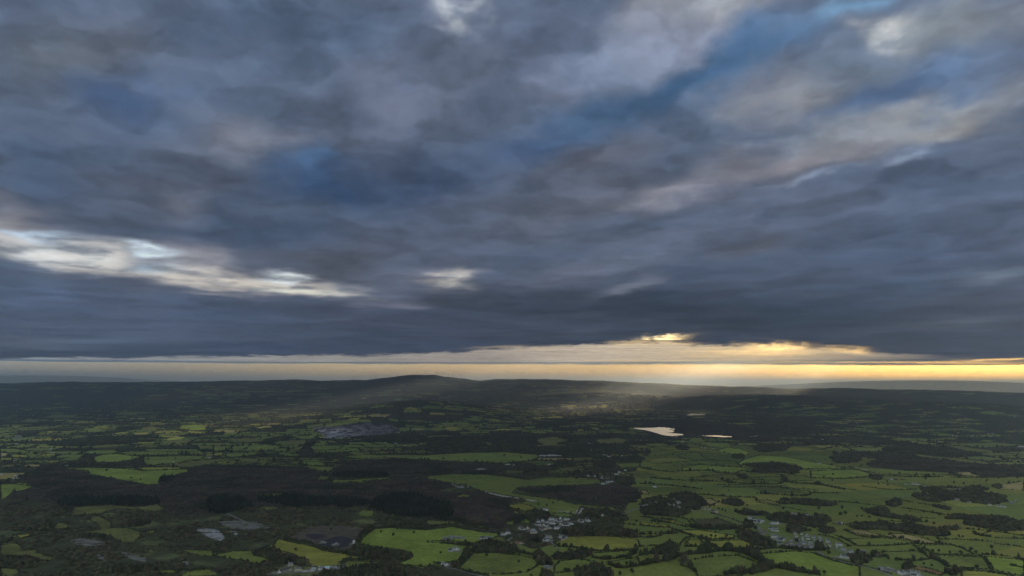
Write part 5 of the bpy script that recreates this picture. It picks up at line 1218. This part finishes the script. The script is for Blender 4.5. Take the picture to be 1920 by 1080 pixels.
MARKS = [(np.mean(v, axis=0), {'in': 'near', 'on': 'near', 'by': 'near', 'at': 'near', 'along': 'near', 'among': 'near', 'inside': 'near', 'below': 'near', 'alone': 'near', 'beside': 'near', 'near': 'near'}[WHERE[k].split()[0]] + ' ' +
  {'estate rows': 'the estate', 'housing estate': 'the estate', 'grey barn at the bottom edge': 'the bottom-edge barn', 'white cottage at the bottom edge': 'the bottom-edge cottage', 'hospital-like white farm': 'the tan strip', 'lane end houses': 'the wooded lane end', 'church ruin': 'the church tower',
   'south road houses': 'the road below the estate', 'long barn by the south road': 'the road below the estate', 'bottom right farm': 'the brown field farm', 'white farm on the dark green field': 'the white eastern farm', 'white house by the dark grove': 'the eastern grove', 'grove houses': 'the eastern grove',
   'eastern farm': 'the farm below the eastern grove', 'scrapyard row': 'the bottom left row', 'small quarry': 'the small brown quarry', 'hill quarry works': 'the violet hill quarry', 'moor edge houses': 'the central moor', 'western farms': 'the western farms', 'far western hamlet': 'the far western hamlet',
   'central farms': 'the central scrubland', 'lakeside farms': 'the bright lake', 'moor road houses': 'the eastern moor', 'green valley village': 'the valley village', 'lone farm in the bright green field': 'the white farm in the bright field', 'walled farm among trees': 'the tree-ringed farm',
   'red-brown sheds by the grove': 'the rust-roofed barns', 'meadow farm': 'the meadow farm', 'tree-lined lane': 'the grove by the village', 'hamlet by the brown wood': 'the dark-wood hamlet', 'tan field hamlet': 'the tan field', 'wooded hamlet': 'the wooded hamlet', 'wooded lane houses': 'the wooded lane'}[k]) for k, v in MARKS.items()]
MARKS += [(np.array(p, float), 'near ' + t) for p, t in [((1850, 1010), 'the right edge pastures'), ((1780, 1000), 'the pale eastern strips'), ((1780, 960), 'the eastern heath belts'), ((1450, 860), 'the stone-walled slope'), ((1450, 878), 'the dark oval wood'), ((1300, 990), 'the yellow-green strips'),
  ((1350, 1060), 'the broad bottom field'), ((1420, 905), 'the mid-right long fields'), ((100, 1000), 'the left scrubland'), ((400, 990), 'the bare limestone'), ((560, 1040), 'the bottom left fields'), ((950, 1050), 'the bottom middle field'), ((1150, 1030), 'the olive field by the village'),
  ((250, 890), 'the long green wedge field'), ((220, 860), 'the oval green field'), ((40, 850), 'the left edge strips'), ((460, 850), 'the western long fields'), ((850, 860), 'the long green meadow'), ((1050, 925), 'the brown wood meadow'), ((1600, 890), 'the bright eastern field'), ((1250, 1050), 'the bottom hedge rows'), ((1700, 1030), 'the estate road fields'), ((1250, 935), 'the dark-wood hedges'), ((1580, 940), 'the mid-right wide pasture')]]
def near_what(px, py):
    return min(MARKS, key=lambda m: (m[0][0] - px) ** 2 + (2.2 * (m[0][1] - py)) ** 2)[1]
rows = []
for r, pp, s in trees:
    rows.append((r, ('tall' if s > 10.5 else 'low' if s < 8.2 else 'round') + ' dark tree ' + near_what(*pp), pp[0], 'tree', 'single trees in the fields'))
settle(rows)
FC = {'b': 'bright green field', 'g': 'green field', 'y': 'yellow-green field', 'o': 'olive field', 't': 'tan field', 't2': 'brown field', 'gold': 'golden field', 'h': 'brown heath'}
rows = []
fkey = {id(pp): k for k, p, pp in fields}
for o, pp, h, how in hedges:
    m = pp.mean(0); ext = np.ptp(pp[:, 0]); ey = np.ptp(pp[:, 1])
    if how == 'ring': b = 'ragged hedge round the ' + FC[fkey[id(pp)]] + ' ' + near_what(*m)
    else: b = ('long ' if ext > 110 else 'short ' if ext < 45 else '') + ('tree-tall' if h >= 6 else 'dark' if h >= 4 else 'thin') + ' hedge ' + ('slanting away ' if ey > .3 * ext else '') + near_what(*m)
    rows.append((o, b, m[0], 'hedge', 'field hedges'))
settle(rows)
haze_box()
